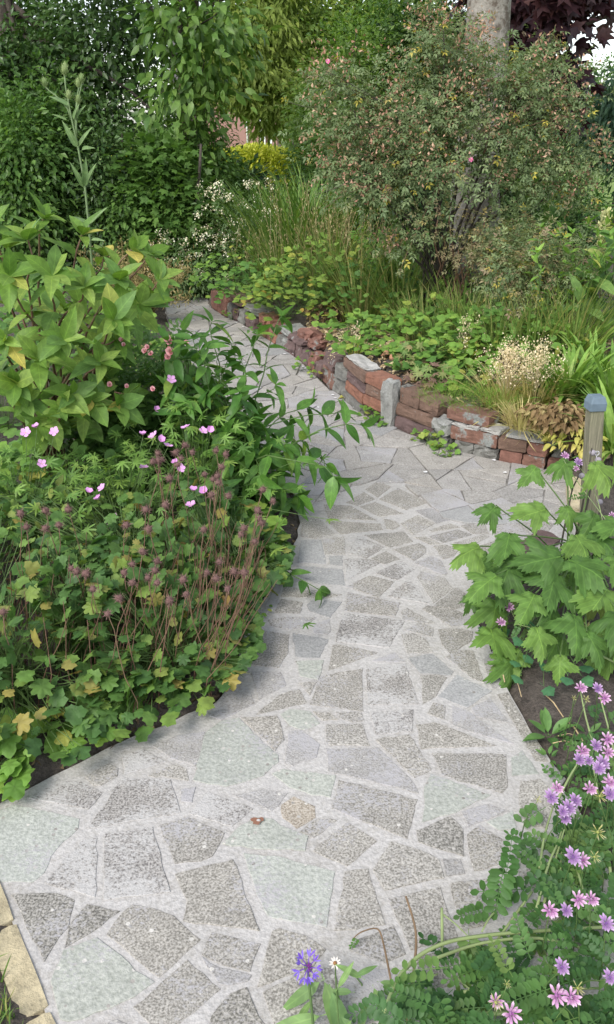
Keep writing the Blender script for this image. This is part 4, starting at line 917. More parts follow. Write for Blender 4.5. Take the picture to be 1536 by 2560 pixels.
VH = [vetch_head(M_VP, 24), vetch_head(M_VP, 20), vetch_head(M_VV, 24), vetch_head(M_VD, 16, True)]
bV = [(np.array([.98, 1.86, .02]), 'crown vetch shoot lying over the lobed leaves with three pink heads at its end'), (np.array([.80, 1.50, .02]), 'upright crown vetch with a dense cluster of violet pink heads at the paving edge'), (np.array([.72, 1.02, .02]), 'crown vetch sprawled thickly across the paving with long pale arching stems')]
vets = [(b, thing('crown_vetch', l, 'plant', b, 'crown vetch along the right of the path'), Acc()) for b, l in bV]
def PP(px, py, yy, zmin=.035):                          # a point of the sight line, but never below the plants' ground
    p = P(px, py, yy); return p if p[2] > zmin else G(px, py, zmin+U(0, .03))
def vleaf(j, p, d, s, n=None): link('leaf', VET[int(rng.integers(12))], vets[j][1], mat4(p, nrm(np.asarray(d, float)), (np.array([0, -.55, .85]) if n is None else np.asarray(n))+rng.normal(0, .2, 3), s))
def vstem(j, pix, r0=.0035, r1=.0022, leaves=0, name='stem', mat=None, ls=(.06, .09)):
    pts = np.array([PP(q[0], q[1], q[2]-.03) if len(q) == 3 else G(q[0], q[1], .02) for q in pix]); k = np.linspace(0, len(pts)-1, len(pts)*4-3)
    f = np.column_stack([np.interp(k, np.arange(len(pts)), pts[:, c]) for c in range(3)])
    for _ in range(3): f[1:-1] = (f[:-2]+2*f[1:-1]+f[2:])/4
    stem_obj(vets[j][1], f, r0, r1, mat or M_STEMV, name)
    for i in range(leaves):
        p, d = along(f, (i+.6)/(leaves+.3)); a = nrm(np.cross(d, [0, -.4, 1])); vleaf(j, p, a*(1 if i % 2 else -1)*.9+d*.35+[0, 0, .1], U(*ls))
# the long shoot over the lobed leaves, and its heads
vstem(0, [(1640,1720,1.92),(1536,1654,2.0),(1460,1620,2.05),(1395,1590,2.08),(1340,1572,2.1),(1290,1560,2.12)], .0036, .0016, 0)
vstem(0, [(1305,1570,2.12),(1280,1535,2.13),(1272,1500,2.13)], .0014, .001); vstem(0, [(1400,1590,2.08),(1395,1550,2.08),(1378,1520,2.08)], .0014, .001); vstem(0, [(1340,1575,2.1),(1310,1545,2.1)], .0014, .001)
for px, d, s in [((1330,1572),(-.2,-.2,.6),.05),((1345,1575),(.2,.2,-.6),.045),((1460,1622),(.0,-.1,-.8),.075),((1465,1620),(.1,.2,.7),.055),((1410,1592),(.5,0,.5),.045),((1300,1562),(-.3,-.2,-.5),.04)]: vleaf(0, PP(px[0], px[1], 2.07), d, s)
vstem(0, [(1600,1480,2.3),(1540,1330,2.5),(1450,1215,2.62),(1410,1150,2.65)], .002, .0013, 4, ls=(.045, .06)); vstem(0, [(1520,1380,2.3),(1500,1260,2.5),(1470,1190,2.6),(1440,1160,2.6)], .0016, .001)
vh = [(0,(1252,1556),2.12,0,1),(0,(1273,1518),2.13,1,1.05),(0,(1307,1542),2.1,2,1.05),(0,(1370,1515),2.08,2,.8),(0,(1468,1566),2.05,3,.95),(0,(1412,1140),2.65,0,1),(0,(1446,1157),2.6,2,1.1),(0,(1440,1172),2.6,1,.8),(0,(1480,1170),2.6,2,.7),(0,(1530,1290),2.45,0,.9),
      (1,(1452,1720),1.8,0,1),(1,(1494,1722),1.8,2,.95),(1,(1510,1745),1.78,1,1.05),(1,(1435,1745),1.8,3,.5),(1,(1466,1748),1.8,3,.7),(1,(1456,1877),1.6,0,1.05),(1,(1490,1865),1.6,2,1),(1,(1518,1848),1.62,1,1.1),(1,(1506,1908),1.58,2,1.1),(1,(1472,1902),1.58,2,.8),(1,(1522,1955),1.55,0,1.1),(1,(1524,1985),1.53,2,1.1),(1,(1378,1994),1.5,2,1.1),(1,(1392,1970),1.52,0,.9),(1,(1438,2002),1.5,2,1),(1,(1412,2045),1.45,2,1),(1,(1345,1998),1.5,3,.6),(1,(1500,1990),1.5,3,1),(1,(1495,2080),1.42,3,1.1),
      (1,(1432,2142),1.36,2,1.15),(1,(1455,2150),1.36,1,1),(1,(1487,2142),1.36,3,.8),(2,(1445,2248),1.22,1,1),(2,(1478,2248),1.22,0,.9),(2,(1392,2488),1.05,1,1.15),(2,(1428,2493),1.05,0,1),(2,(1240,2506),1.05,3,.9),(2,(1240,2503),1.05,0,.8),(2,(1278,2533),1.03,1,1.1),(2,(1445,2470),1.05,3,.8),(2,(1268,2460),1.06,3,.5)]
vh += [(1, (U(1405, 1545), U(1850, 2040)), 1.6, int(rng.integers(3)), U(.8, 1.1)) for _ in range(8)] + [(2, (U(1290, 1530), U(2200, 2540)), 1.1, int(rng.integers(4)), U(.8, 1)) for _ in range(5)]
for j, px, yy, k, s in vh:
    p = PP(px[0], px[1], yy-.05) if j == 0 else G(px[0], px[1], (U(.20, .28) if j == 1 else U(.20, .25))); s *= 1.02; link('flower_head', VH[k], vets[j][1], mat4(p, nrm([U(-.3, .3), -.4, .9]) if False else np.array([1.0, 0, 0]), nrm([U(-.4, .4), -.65, .8]), .0150*s))
    if j > 0: g = p+[U(-.02, .06), U(.0, .08), -p[2]*U(.55, .85)]; stem_obj(vets[j][1], curve(g, p-[0, 0, .004], -.05, .4, 5), .0013, .0009, M_STEMG, 'flower_stalk', 4)
# upright stems of the second plant
for pix in ([(1340,2280,1.28),(1370,2160,1.36),(1395,2110,1.4),(1410,2060,1.44)], [(1355,2280,1.28),(1385,2165,1.36),(1400,2110,1.4),(1430,2015,1.48)], [(1420,2300,1.28),(1400,2200,1.33),(1405,2120,1.4)], [(1350,2170,1.36),(1360,2090,1.42),(1385,2010,1.5)], [(1480,2300,1.28),(1450,2200,1.33),(1420,2080,1.42),(1400,2040,1.45)],
            [(1530,2200,1.35),(1500,2000,1.48),(1480,1900,1.58)], [(1390,2010,1.5),(1430,1930,1.55),(1458,1890,1.6)], [(1520,1960,1.6),(1470,1820,1.7),(1452,1730,1.8)], [(1560,2000,1.6),(1530,1850,1.7),(1500,1740,1.78)]):
    vstem(1, pix, .0036, .0018, 2)
for px, d, s in [((1365,2018),(-.7,-.1,-.35),.105),((1350,2100),(-.6,-.3,-.3),.09),((1330,2220),(-.8,-.2,.1),.1),((1420,1880),(-.2,.1,.8),.06)]: vleaf(1, PP(px[0], px[1], 1.46), d, s)
for i in range(85):
    px = (U(1400, 1600), U(1960, 2260)) if i > 12 else (U(1470, 1580), U(1800, 1960))
    if px[0] < 1340+(2100-px[1])*.1: continue
    p = PP(px[0], px[1], np.interp(px[1], [1700, 1900, 2100, 2260], [1.8, 1.6, 1.45, 1.3])+U(-.05, .08)); a = U(0, 6.28); vleaf(1, p, [math.cos(a)*.8-.2, math.sin(a)*.7-.2, U(-.2, .2)], U(.055, .085))
# the sprawling mass in the corner
vstem(2, [(960,2530,1.02),(995,2440,1.08),(1050,2385,1.13),(1120,2352,1.16),(1230,2336,1.18),(1380,2325,1.19),(1560,2315,1.2)], .0042, .0036, 0)
vstem(2, [(1080,2400,1.12),(1200,2355,1.16),(1350,2340,1.18),(1480,2375,1.14),(1545,2440,1.1)], .0034, .0026, 0); vstem(2, [(1110,2545,1.0),(1180,2535,1.0),(1300,2532,1.0),(1560,2528,1.0)], .0045, .004, 0)
vstem(2, [(1020,2560,.98),(1035,2430,1.06),(1045,2330,1.12),(1015,2240,1.17)], .0034, .0020, 0, mat=M_STEMB); vstem(2, [(1106,2400,1.1),(1106,2330,1.14),(1105,2270,1.18)], .0034, .003); vstem(2, [(1107,2285,1.17),(1140,2310,1.17),(1170,2340,1.16)], .0018, .0012)
vstem(2, [(980,2490,1.03),(1040,2455,1.06),(1095,2435,1.08)], .002, .0016); vstem(2, [(1140,2440,1.08),(1170,2470,1.06),(1215,2500,1.04)], .002, .0014); vstem(2, [(978,2450,1.05),(960,2360,1.1),(948,2315,1.13),(900,2330,1.12),(885,2345,1.11)], .0022, .001, mat=M_STEMB)
vstem(2, [(1330,2230,1.25),(1215,2390,1.12),(1200,2420,1.1)], .003, .002); vstem(2, [(1160,2480,1.05),(1240,2462,1.06),(1340,2478,1.05),(1500,2470,1.05)], .003, .0022); vstem(2, [(1270,2250,1.25),(1225,2290,1.2),(1205,2330,1.17)], .0024, .0016)
for px, d, s, n in [((1172,2322),(.0,-.5,-.55),.085,(0,-.8,.3)),((1150,2355),(.75,-.5,-.1),.09,(0,-.3,1)),((1215,2385),(.4,-.8,-.2),.08,None),((1345,2310),(-.1,-.7,-.5),.085,None),((1262,2160),(-.15,-.3,-.7),.10,None),((1262,2200),(.2,.3,.8),.08,None),((1230,2270),(-.7,-.2,0),.07,None),((895,2340),(-.2,-.2,-.4),.03,None),((1170,2490),(.9,.1,.05),.07,None)]: vleaf(2, PP(px[0], px[1], 1.17), d, s, n)
k = 0
while k < 190:
    px = (U(960, 1620), U(2250, 2640)); top = np.interp(px[0], [960, 1060, 1120, 1200, 1300, 1400, 1600], [2490, 2420, 2410, 2370, 2300, 2240, 2190])
    if px[1] < top: continue
    k += 1; hgt = U(.01, .15); p = G(px[0], px[1], hgt)
    if p[1] < .78: continue
    a = U(0, 6.28); vleaf(2, p, [math.cos(a)*.9, math.sin(a)*.7-.15, U(-.25, .25)], U(.05, .085), [U(-.5, .5), -.35, .9])
for b, pl, ac in vets: pass

# ------------------------------------------------------------------ right: cornflower, daisy, soil plants, straws
LM_COR = leafmat('cornflower_leaf', [(0, (.085, .155, .06)), (1, (.13, .21, .075))], .55, .28, .35, 12)
CORL = meshes_of('leaf', [ovate(.24, 6, .12, .25, .4), ovate(.28, 6, .1, .5, .4), ovate(.20, 6, .1, .15, .45)], LM_COR)
M_COR = petalmat('blue_violet_ray', (.10, .02, .26), (.13, .05, .42), (.22, .15, .60)); M_CORC = plain('purple_floret', (.24, .05, .30), .6, .3, 80)
def cornflower():
    ac = Acc()
    for i in range(9):
        a = 6.283*i/9+rng.normal(0, .12); el = U(.0, .7); V, F = place(ovate(.10, 3, 0, 0, .5, 0), (0, 0, 0), a, .62, el); ac.add(V, F, .2); e = np.array([math.sin(a)*math.cos(el), math.cos(a)*math.cos(el), math.sin(el)])*.5
        for s in (-.75, -.3, .1, .55): V, F = place(ovate(.2, 3, .1, -.15, .55, 0), e, a+s+rng.normal(0, .1), U(.38, .58), el+rng.normal(0, .25)); ac.add(V, F, U(.4, 1))
    for i in range(16):
        a = U(0, 6.28); V, F = place(ovate(.10, 3, 0, 0, .5, 0), (0, 0, 0), a, U(.35, .55), U(.8, 1.4)); ac.add(V, F, 0, 1)
    ac.add(ICO2[0]*[.26, .26, .38]-[0, 0, .34], ICO2[1], 0, 2); return ac.mesh('flower', [M_COR, M_CORC, M_STEMG])
b0 = G(800, 2680, .0); b0 = np.array([.02, .80, .0]); corn = thing('cornflower', 'cornflower with one violet blue ragged flower and long soft leaves', 'flower', b0)
fp = P(770, 2418, 1.02); stem_obj(corn, curve(b0, fp-[0, 0, .008], .0, .5, 7), .0032, .0022, M_STEMG)
cf = mk_mesh('x', ICO1[0], ICO1[1], M_COR); bpy.data.meshes.remove(cf); link('flower', cornflower(), corn, mat4(fp, [1, 0, 0.1], nrm([-.15, -.55, .8]), .033))
for px, yy, d, s, k in [((812,2455),1.0,(.35,-.8,-.35),.12,1),((800,2455),1.0,(-.75,-.4,-.25),.085,1),((830,2480),.98,(.3,-.7,-.5),.11,1),((845,2470),1.0,(.35,.2,.6),.055,2),((800,2540),.94,(-.9,-.2,-.1),.10,0),((780,2500),.97,(-.4,-.2,-.6),.06,2),((850,2540),.94,(.5,-.6,-.2),.09,0)]: link('leaf', CORL[k], corn, mat4(PP(px[0], px[1], yy), nrm(np.array(d)), [0, -.55, .85], s))
b0 = np.array([.055, .86, .0]); dai = thing('daisy', 'small withered white daisy with brown centre next to the violet cornflower', 'flower', b0); fp = P(838, 2408, 1.04)
M_DW = plain('white_ray', (.72, .68, .62), .7, .1, 60); M_DB = plain('brown_disc', (.28, .14, .05), .9, .3, 120)
link('flower', petals('flower', 11, ovate(.26, 3, .1, -.1, .6, 0), 1, .15, [M_DW, M_DB], .34), dai, mat4(fp, [1, 0, 0], nrm([.1, -.5, .85]), .0125)); stem_obj(dai, curve(b0, fp-[0, 0, .003], 0, .5, 6), .0018, .0013, M_STEMG)
b0 = np.array([.16, .88, .0]); vl = thing('trailing_weed', 'weed with narrow oval leaves lying on the paving right of the withered daisy', 'plant', b0)
for px, d in [((890,2440),(.6,.2,.2)),((905,2445),(-.7,.3,.2)),((935,2470),(.3,-.8,-.2)),((920,2500),(-.3,-.8,-.2)),((880,2480),(-.8,.0,.1)),((950,2455),(.8,-.2,.1)),((925,2520),(.7,-.5,0)),((880,2550),(-.5,-.6,0)),((985,2465),(.9,-.1,.1)),((960,2520),(.1,-.9,-.1))]: link('leaf', CORL[int(rng.integers(3))], vl, mat4(PP(px[0], px[1], U(1.0, 1.04)), nrm(np.array(d, float)), [0, -.4, .9], U(.038, .055)))
stem_obj(vl, np.array([b0, P(915, 2520, 1.0), P(905, 2460, 1.03), P(880, 2430, 1.05)]), .0018, .0012, M_STEMG)
# seedling plant on the bare soil, a pale leaf, straws
def rosette(label, cat, base, n, meshes, size, up=(.2, .9), group=None, name='seedling'):
    t = thing(name, label, cat, base, group)
    for i in range(n):
        a = 6.283*i/n*2.4+U(0, 1); e = U(*up); d = np.array([math.cos(a)*math.cos(e), math.sin(a)*math.cos(e), math.sin(e)])
        link('leaf', meshes[int(rng.integers(len(meshes)))], t, mat4(np.asarray(base)+d*.012, d, [0, 0, 1.0]+rng.normal(0, .2, 3)-d*.4, U(*size)))
    return t
LM_SEE = leafmat('seedling_leaf', [(0, (.055, .13, .04)), (1, (.10, .19, .055))], .5, .28, .3, 12); SEE = meshes_of('leaf', [ovate(.42, 5, .12, .25), ovate(.36, 5, .15, .15, .5)], LM_SEE)
rosette('small bright green seedling on the bare soil right of the path', 'plant', G(1372, 1842, .01), 11, SEE, (.05, .075)); rosette('tiny oval leaved seedling tucked against the kerb by the soil', 'plant', G(1372, 1898, .01), 7, SEE, (.02, .03))
rosette('low seedling between the straws and the violet flower heads', 'plant', G(1470, 1840, .01), 6, SEE, (.035, .05))
for k, (pa, pb, r_, lab) in enumerate([((1362,1735),(1409,1793),.0022,'pale straw lying on the soil, upper piece of two in line'), ((1416,1800),(1460,1856),.0024,'pale straw lying on the soil, lower piece of two in line'), ((1290,1700),(1304,1742),.0015,'thin tan straw on the soil close to the path edge'), ((1395,1840),(1450,1842),.0012,'fine straw lying level below the seedling'), ((1382,1858),(1440,1860),.0014,'fine straw lying level, the lower beside the kerb'), ((1245,1630),(1262,1705),.0022,'orange brown dead stalk leaning on the path edge under the leaves')]):
    A, B = G(pa[0], pa[1], .03), G(pb[0], pb[1], .026); V, F = tube([A, (A+B)/2+[0, .004, .006], B], r_, r_*.8, 5); tagged(link('straw', mk_mesh('straw', V, F, M_STRAW)), lab, 'straw')
m_fl = plain('petal_white', (.78, .77, .76), .7, .06, 60); PETW = None
for px in [(730,1162),(1064,1180),(838,995),(832,987),(887,1018),(1263,1181),(735,884),(712,885),(750,894),(742,897),(757,917),(762,921),(628,879),(593,806),(608,817),(795,1018),(436,812),(505,852),(1235,1150)]:
    g = G(px[0], px[1], .012); a = U(0, 6); s = U(.010, .016)*(1 if px[1] < 1000 else .9); V = np.array([(-.5, -.8, 0), (.5, -.7, .1), (.8, .2, .15), (.1, .8, .1), (-.7, .5, .2), (0, 0, .02)])*s; R = np.array([[math.cos(a), -math.sin(a), 0], [math.sin(a), math.cos(a), 0], [0, 0, 1]])
    o = link('fallen_petal', mk_mesh('fallen_petal', V@R.T+g, [(0, 1, 5), (1, 2, 5), (2, 3, 5), (3, 4, 5), (4, 0, 5)], m_fl)); tagged(o, 'small white petal fallen on the grey paving', 'petal', 'white petals scattered on the paving')

# ------------------------------------------------------------------ right bed behind the wall
def hz(x, y): return float(bed_h(np.array([x]), np.array([y]))[0])
def on_bed(px, py, z=.22):                              # the bed surface seen at a photo point
    for _ in range(6): p = G(px, py, z); z = max(0, hz(p[0], p[1]))
    return G(px, py, z)
TRI_S = [trifoliate(1, .25, 1.1, 10, (1.0,)), trifoliate(1.05, .3, .95, 10, (1.0,))]
SIMPLE = star(lobes([(0, 1, .6), (.9, .85, .55), (-.9, .85, .55), (1.9, .7, .6), (-1.9, .7, .6)], .45, .1, 9), 12, .15, 3, .05, pet=.5, rings=(1.0,))
def low_plant(name, label, base, n, R, h, T, size, mat, stem=M_STEMG, group=None, cat='plant', tow=.3, objs=0, meshes=None, flat=1.0):
    """a mound of leaves on thin stalks round a base point"""
    t = thing(name, label, cat, base, group); ac = Acc(); sa = Acc(); Ts = T if isinstance(T, list) else [T]
    a = rng.uniform(0, 6.283, n); r = R*np.sqrt(rng.random(n)); z = h*np.sqrt(np.clip(1-(r/R)**2*.85, 0.02, 1))*(.25+.75*rng.random(n)**.6)
    p = np.asarray(base)+np.column_stack([r*np.cos(a), r*np.sin(a), z]); d = np.column_stack([np.cos(a), np.sin(a)-tow, -.15+0*a])+rng.normal(0, .35, (n, 3)); up = np.array([0, -.4, 1*flat])+rng.normal(0, .3, (n, 3)); s = rng.uniform(size[0], size[1], n)
    for k, q in enumerate(Ts):
        i = np.arange(n) % len(Ts) == k; i &= np.arange(n) >= objs; cloud(ac, q, p[i], d[i], up[i], s[i])
    for i in range(min(objs, n)): leaf_obj(t, meshes, p[i], d[i], up[i], s[i])
    for i in range(0, n, 3): V, F = tube(curve(np.asarray(base)+[rng.normal(0, .02), rng.normal(0, .02), -.02], p[i], 0, .35, 4), .0018, .001, 3, False); sa.add(V, F)
    if ac.n: link('foliage', ac.mesh('foliage', mat), t)['kind'] = 'stuff'
    link('stalks', sa.mesh('stalks', stem), t)['kind'] = 'stuff'; return t
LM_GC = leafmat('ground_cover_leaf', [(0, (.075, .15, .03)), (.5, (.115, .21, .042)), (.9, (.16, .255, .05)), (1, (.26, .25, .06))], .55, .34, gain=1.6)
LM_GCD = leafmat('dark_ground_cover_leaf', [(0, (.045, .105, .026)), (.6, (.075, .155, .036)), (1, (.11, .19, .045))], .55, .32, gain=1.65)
LM_GCY = leafmat('yellow_ground_cover_leaf', [(0, (.10, .17, .034)), (.6, (.15, .23, .045)), (.9, (.23, .28, .055)), (1, (.30, .21, .05))], .55, .3)
LM_PUR = leafmat('bronzed_leaf', [(0, (.10, .17, .05)), (.5, (.17, .22, .075)), (.8, (.22, .18, .09)), (1, (.15, .085, .085))], .55, .28)
GCM = meshes_of('leaf', TRI_S, LM_GC); GCMY = meshes_of('leaf', TRI_S, LM_GCY); PURM = meshes_of('leaf', [star(lobes(CRL, .35, .15, 20, 1.2), 40, .2, 5, .06)], LM_PUR)
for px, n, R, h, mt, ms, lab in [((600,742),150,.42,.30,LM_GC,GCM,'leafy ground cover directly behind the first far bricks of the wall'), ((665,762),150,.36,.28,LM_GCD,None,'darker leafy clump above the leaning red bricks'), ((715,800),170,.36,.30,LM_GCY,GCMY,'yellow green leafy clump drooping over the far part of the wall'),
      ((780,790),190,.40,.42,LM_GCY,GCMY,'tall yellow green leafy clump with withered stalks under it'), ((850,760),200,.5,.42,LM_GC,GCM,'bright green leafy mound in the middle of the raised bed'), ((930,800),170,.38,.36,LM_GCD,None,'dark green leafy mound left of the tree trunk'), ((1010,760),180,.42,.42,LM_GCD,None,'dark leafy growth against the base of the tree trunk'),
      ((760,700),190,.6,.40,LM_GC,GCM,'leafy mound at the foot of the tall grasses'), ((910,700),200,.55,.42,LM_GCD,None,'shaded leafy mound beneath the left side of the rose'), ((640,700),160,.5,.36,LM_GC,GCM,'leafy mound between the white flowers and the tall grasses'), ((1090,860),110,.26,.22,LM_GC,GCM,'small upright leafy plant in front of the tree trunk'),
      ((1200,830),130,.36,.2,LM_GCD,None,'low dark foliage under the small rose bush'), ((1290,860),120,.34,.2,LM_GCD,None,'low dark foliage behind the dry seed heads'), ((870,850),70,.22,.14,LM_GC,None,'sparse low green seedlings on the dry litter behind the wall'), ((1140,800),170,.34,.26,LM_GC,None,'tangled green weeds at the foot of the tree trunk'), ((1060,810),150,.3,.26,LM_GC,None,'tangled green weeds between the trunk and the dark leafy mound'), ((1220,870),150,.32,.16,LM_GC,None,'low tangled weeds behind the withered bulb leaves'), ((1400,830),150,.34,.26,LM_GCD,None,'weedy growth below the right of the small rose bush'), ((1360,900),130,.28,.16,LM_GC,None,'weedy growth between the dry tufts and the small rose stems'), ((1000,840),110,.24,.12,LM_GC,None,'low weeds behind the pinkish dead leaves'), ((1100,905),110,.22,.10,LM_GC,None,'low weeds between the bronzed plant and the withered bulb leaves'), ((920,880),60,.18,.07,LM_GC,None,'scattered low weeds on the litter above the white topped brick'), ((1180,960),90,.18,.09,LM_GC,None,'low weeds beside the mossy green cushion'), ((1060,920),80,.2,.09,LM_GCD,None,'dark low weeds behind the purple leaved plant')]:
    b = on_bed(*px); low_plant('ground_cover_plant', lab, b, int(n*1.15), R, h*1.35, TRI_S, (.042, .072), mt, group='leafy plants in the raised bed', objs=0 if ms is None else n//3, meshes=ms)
low_plant('coral_bells', 'low plant with rounded bronzed and pale green leaves behind the concrete block', on_bed(1085, 968), 60, .15, .12, TRI_S, (.04, .06), LM_PUR, objs=70, meshes=PURM)
low_plant('coral_bells', 'plant with two dark purple leaves and dark stalks just above the concrete block', on_bed(1030, 925), 36, .09, .16, TRI_S, (.04, .06), LM_PUR, M_STEMK, objs=45, meshes=PURM)
for pix in ([(1020,960),(1000,880),(1040,800)], [(1005,960),(1035,870),(1080,790)]):
    q = [on_bed(*pix[0])]; q += [P(a, b, q[0][1]) for a, b in pix[1:]]
# mossy green cushion, dry tufts, strappy plants
BL, BLS = blade(.035, .5), blade(.02, .25)
def tuft(name, label, base, n, h, mat, w=1.0, spread=.5, R=.05, T=None, cat='grass tuft', heads=None, hmat=None, hn=0, hs=.02):
    t = thing(name, label, cat, base); ac = Acc(); a = rng.uniform(0, 6.283, n); el = np.abs(rng.normal(0, spread, n)); r = R*np.sqrt(rng.random(n))
    d = np.column_stack([np.cos(a)*np.sin(el), np.sin(a)*np.sin(el), np.cos(el)]); p = np.asarray(base)+np.column_stack([r*np.cos(a), r*np.sin(a), np.full(n, -.01)])
    cloud(ac, T or BL, p, d, d*0+np.column_stack([-np.cos(a), -np.sin(a), .5+0*a])+rng.normal(0, .2, (n, 3)), h*rng.uniform(.55, 1.1, n)); o = link('blades', ac.mesh('blades', mat), t); o['kind'] = 'stuff'
    if hn:
        ha = Acc(); a = rng.uniform(0, 6.283, hn); el = np.abs(rng.normal(0, spread*.6, hn)); d = np.column_stack([np.cos(a)*np.sin(el), np.sin(a)*np.sin(el), np.cos(el)])
        for i in range(hn):
            L = h*U(.8, 1.25); e = np.asarray(base)+d[i]*L+[0, 0, -L*.1]; V, F = tube(curve(base, e, -.05, .5, 5), .0012, .0008, 3, False); ha.add(V, F, .3)
            k = 26; q = e+rng.normal(0, hs, (k, 3))*[.8, .8, 1.6]; cloud(ha, diamond(.7, .2, .1), q, rng.normal(0, 1, (k, 3)), rng.normal(0, 1, (k, 3)), rng.uniform(.006, .013, k))
        link('seed_heads', ha.mesh('seed_heads', hmat), t)['kind'] = 'stuff'
    return t
LM_MOSS = leafmat('mossy_green', [(0, (.07, .15, .02)), (1, (.15, .25, .035))], .7, .2); LM_DRY = leafmat('dry_blade', [(0, (.22, .21, .07)), (.5, (.33, .28, .12)), (1, (.46, .38, .2))], .7, .2); LM_FLUFF = leafmat('dry_fluff', [(0, (.45, .36, .25)), (1, (.68, .58, .45))], .8, .25)
LM_STRAP = leafmat('strappy_leaf', [(0, (.11, .20, .04)), (.6, (.17, .28, .06)), (1, (.25, .33, .09))], .5, .3); LM_RUST = leafmat('withered_leaf', [(0, (.12, .075, .035)), (.6, (.22, .145, .075)), (1, (.36, .29, .14))], .8, .2, gain=1.15); LM_YG = leafmat('yellowing_leaf', [(0, (.25, .27, .05)), (1, (.42, .36, .12))], .7, .25)
for k, (px, lab) in enumerate([((1150,1000),'mossy green cushion behind the top brick'), ((1215,1012),'bright green feathery cushion left of the dry grass tuft')]):
    b = on_bed(*px); t = thing('moss_cushion', lab, 'plant', b); ac = Acc(); n = 900; a = rng.uniform(0, 6.283, n); r = .17*np.sqrt(rng.random(n)); p = b+np.column_stack([r*np.cos(a)*1.2, r*np.sin(a), .06*np.sqrt(np.clip(1-(r/.17)**2, 0, 1))*rng.random(n)])
    cloud(ac, BLS, p, np.column_stack([np.cos(a)*.5, np.sin(a)*.5, 1+0*a])+rng.normal(0, .5, (n, 3)), rng.normal(0, 1, (n, 3)), rng.uniform(.03, .06, n)); link('foliage', ac.mesh('foliage', LM_MOSS), t)['kind'] = 'stuff'
tuft('dry_grass_tuft', 'dry straw coloured tuft topped with fluffy pale seed heads behind the wall', on_bed(1265, 1015), 200, .25, LM_DRY, .8, .55, .10, heads=1, hmat=LM_FLUFF, hn=46, hs=.020)
tuft('dry_grass_tuft', 'second dry tuft with bleached seed heads, nearer the strappy green leaves', on_bed(1335, 995), 150, .24, LM_DRY, .8, .6, .09, heads=1, hmat=LM_FLUFF, hn=34, hs=.019)
tuft('dry_grass_tuft', 'yellow green tuft of fine grass hanging over the low end of the wall', on_bed(1305, 1062), 200, .15, LM_DRY, .8, .8, .07)
tuft('dry_bulb_leaves', 'withered pale bulb leaves with grey seed stalks on the bed in front of the trunk', on_bed(1160, 900), 50, .2, LM_YG, 1, .8, .08, T=blade(.10, .5), cat='plant', hmat=LM_FLUFF, hn=9, hs=.012)
tuft('dry_bulb_leaves', 'small pale withered stalks on the litter behind the white topped brick', on_bed(885, 890), 26, .16, LM_YG, 1, .7, .05, T=blade(.06, .4), cat='plant', hmat=LM_FLUFF, hn=6, hs=.012)
for px, n, h, lab in [((1420,985),120,.34,'large clump of strappy light green leaves behind the wooden post'), ((1480,960),110,.34,'strappy light green clump to the right of the largest one'), ((1385,1000),70,.26,'strappy light green clump next to the dry seed heads'), ((1530,1010),110,.36,'strappy light green clump right behind the grey post cap'), ((1540,1120),110,.36,'strappy light green clump low beside the post shaft'), ((1450,900),70,.32,'strappy clump standing highest in the bed before the broad leaves')]:
    tuft('strappy_plant', lab, on_bed(*px), n, h, LM_STRAP, 1, .75, .06, T=blade(.09, .6, 5), cat='plant')
LM_WGR = leafmat('weed_grass_blade', [(0, (.09, .15, .04)), (.6, (.15, .20, .06)), (1, (.30, .26, .12))], .55, .35, gain=1.6)
for px, n, h, lab in [((905,800),120,.75,'wispy green grass between the leafy mounds and the rose'), ((1000,800),120,.75,'wispy green grass under the left of the rose'), ((1060,850),90,.42,'wispy grass in front of the tree trunk'), ((1160,850),100,.5,'wispy grass right of the tree trunk foot'), ((1240,880),90,.42,'wispy grass behind the fluffy dry seed heads'), ((1330,890),90,.5,'wispy grass beneath the small rose'), ((1420,880),110,.55,'wispy grass before the broad leaved weeds'), ((830,760),120,.85,'wispy grass rising from the middle leafy mound'), ((700,740),110,.75,'wispy grass behind the leaning red bricks')]:
    tuft('wispy_grass', lab, on_bed(*px), n*2, h, LM_WGR, 1, .38, .16, T=blade(.016, .4, 4), cat='grass')
for px, h, lab in [((960,790),.55,'tall leafy weed stems left of the trunk'), ((1390,860),.6,'tall leafy weed stems right of the small rose'), ((1280,800),.6,'tall leafy weed stems behind the small rose bush')]:
    b = on_bed(*px); t = thing('leafy_weed', lab, 'plant', b, 'tall leafy weeds in the raised bed'); ac = Acc(); sa = Acc()
    for i in range(16):
        e = b+np.array([U(-.24, .24), U(-.14, .14), h*U(.5, 1.1)]); pts = curve(b+[U(-.15, .15), U(-.1, .1), -.02], e, 0, .4, 6); V, F = tube(pts, .003, .0016, 3, False); sa.add(V, F); dress(t, pts, None, (.05, .085), 6, .2, .2, 3, .8, acc=ac, T=ovate(.36, 3, .12, .25, .42, 0))
    link('foliage', ac.mesh('foliage', LM_GC), t)['kind'] = 'stuff'; link('stalks', sa.mesh('stalks', M_STEMG), t)['kind'] = 'stuff'
CURL = ovate(.5, 4, .5, .5, .5, 0)
for px, n, R, h, mt, lab in [((1400,1075),220,.12,.13,LM_RUST,'withered rust brown plant at the end of the wall'), ((1430,1120),160,.12,.12,LM_YG,'yellowing plant between the withered brown one and the post'), ((1360,1055),120,.10,.08,LM_RUST,'withered brown leaves beside the hanging grass tuft'), ((830,800),160,.22,.14,LM_RUST,'reddish withered stalks under the yellow green clump')]:
    low_plant('withered_plant', lab, on_bed(*px), n, R, h, CURL, (.025, .045), mt, M_STEMB)
low_plant('pink_leaf_litter', 'two curled pinkish dead leaves on the litter above the orange bricks', on_bed(990, 890), 9, .06, .05, ovate(.6, 4, .4, .4), (.05, .07), leafmat('pink_dead_leaf', [(0, (.42, .22, .15)), (1, (.50, .28, .20))], .8, .2), M_STEMB, cat='leaves')
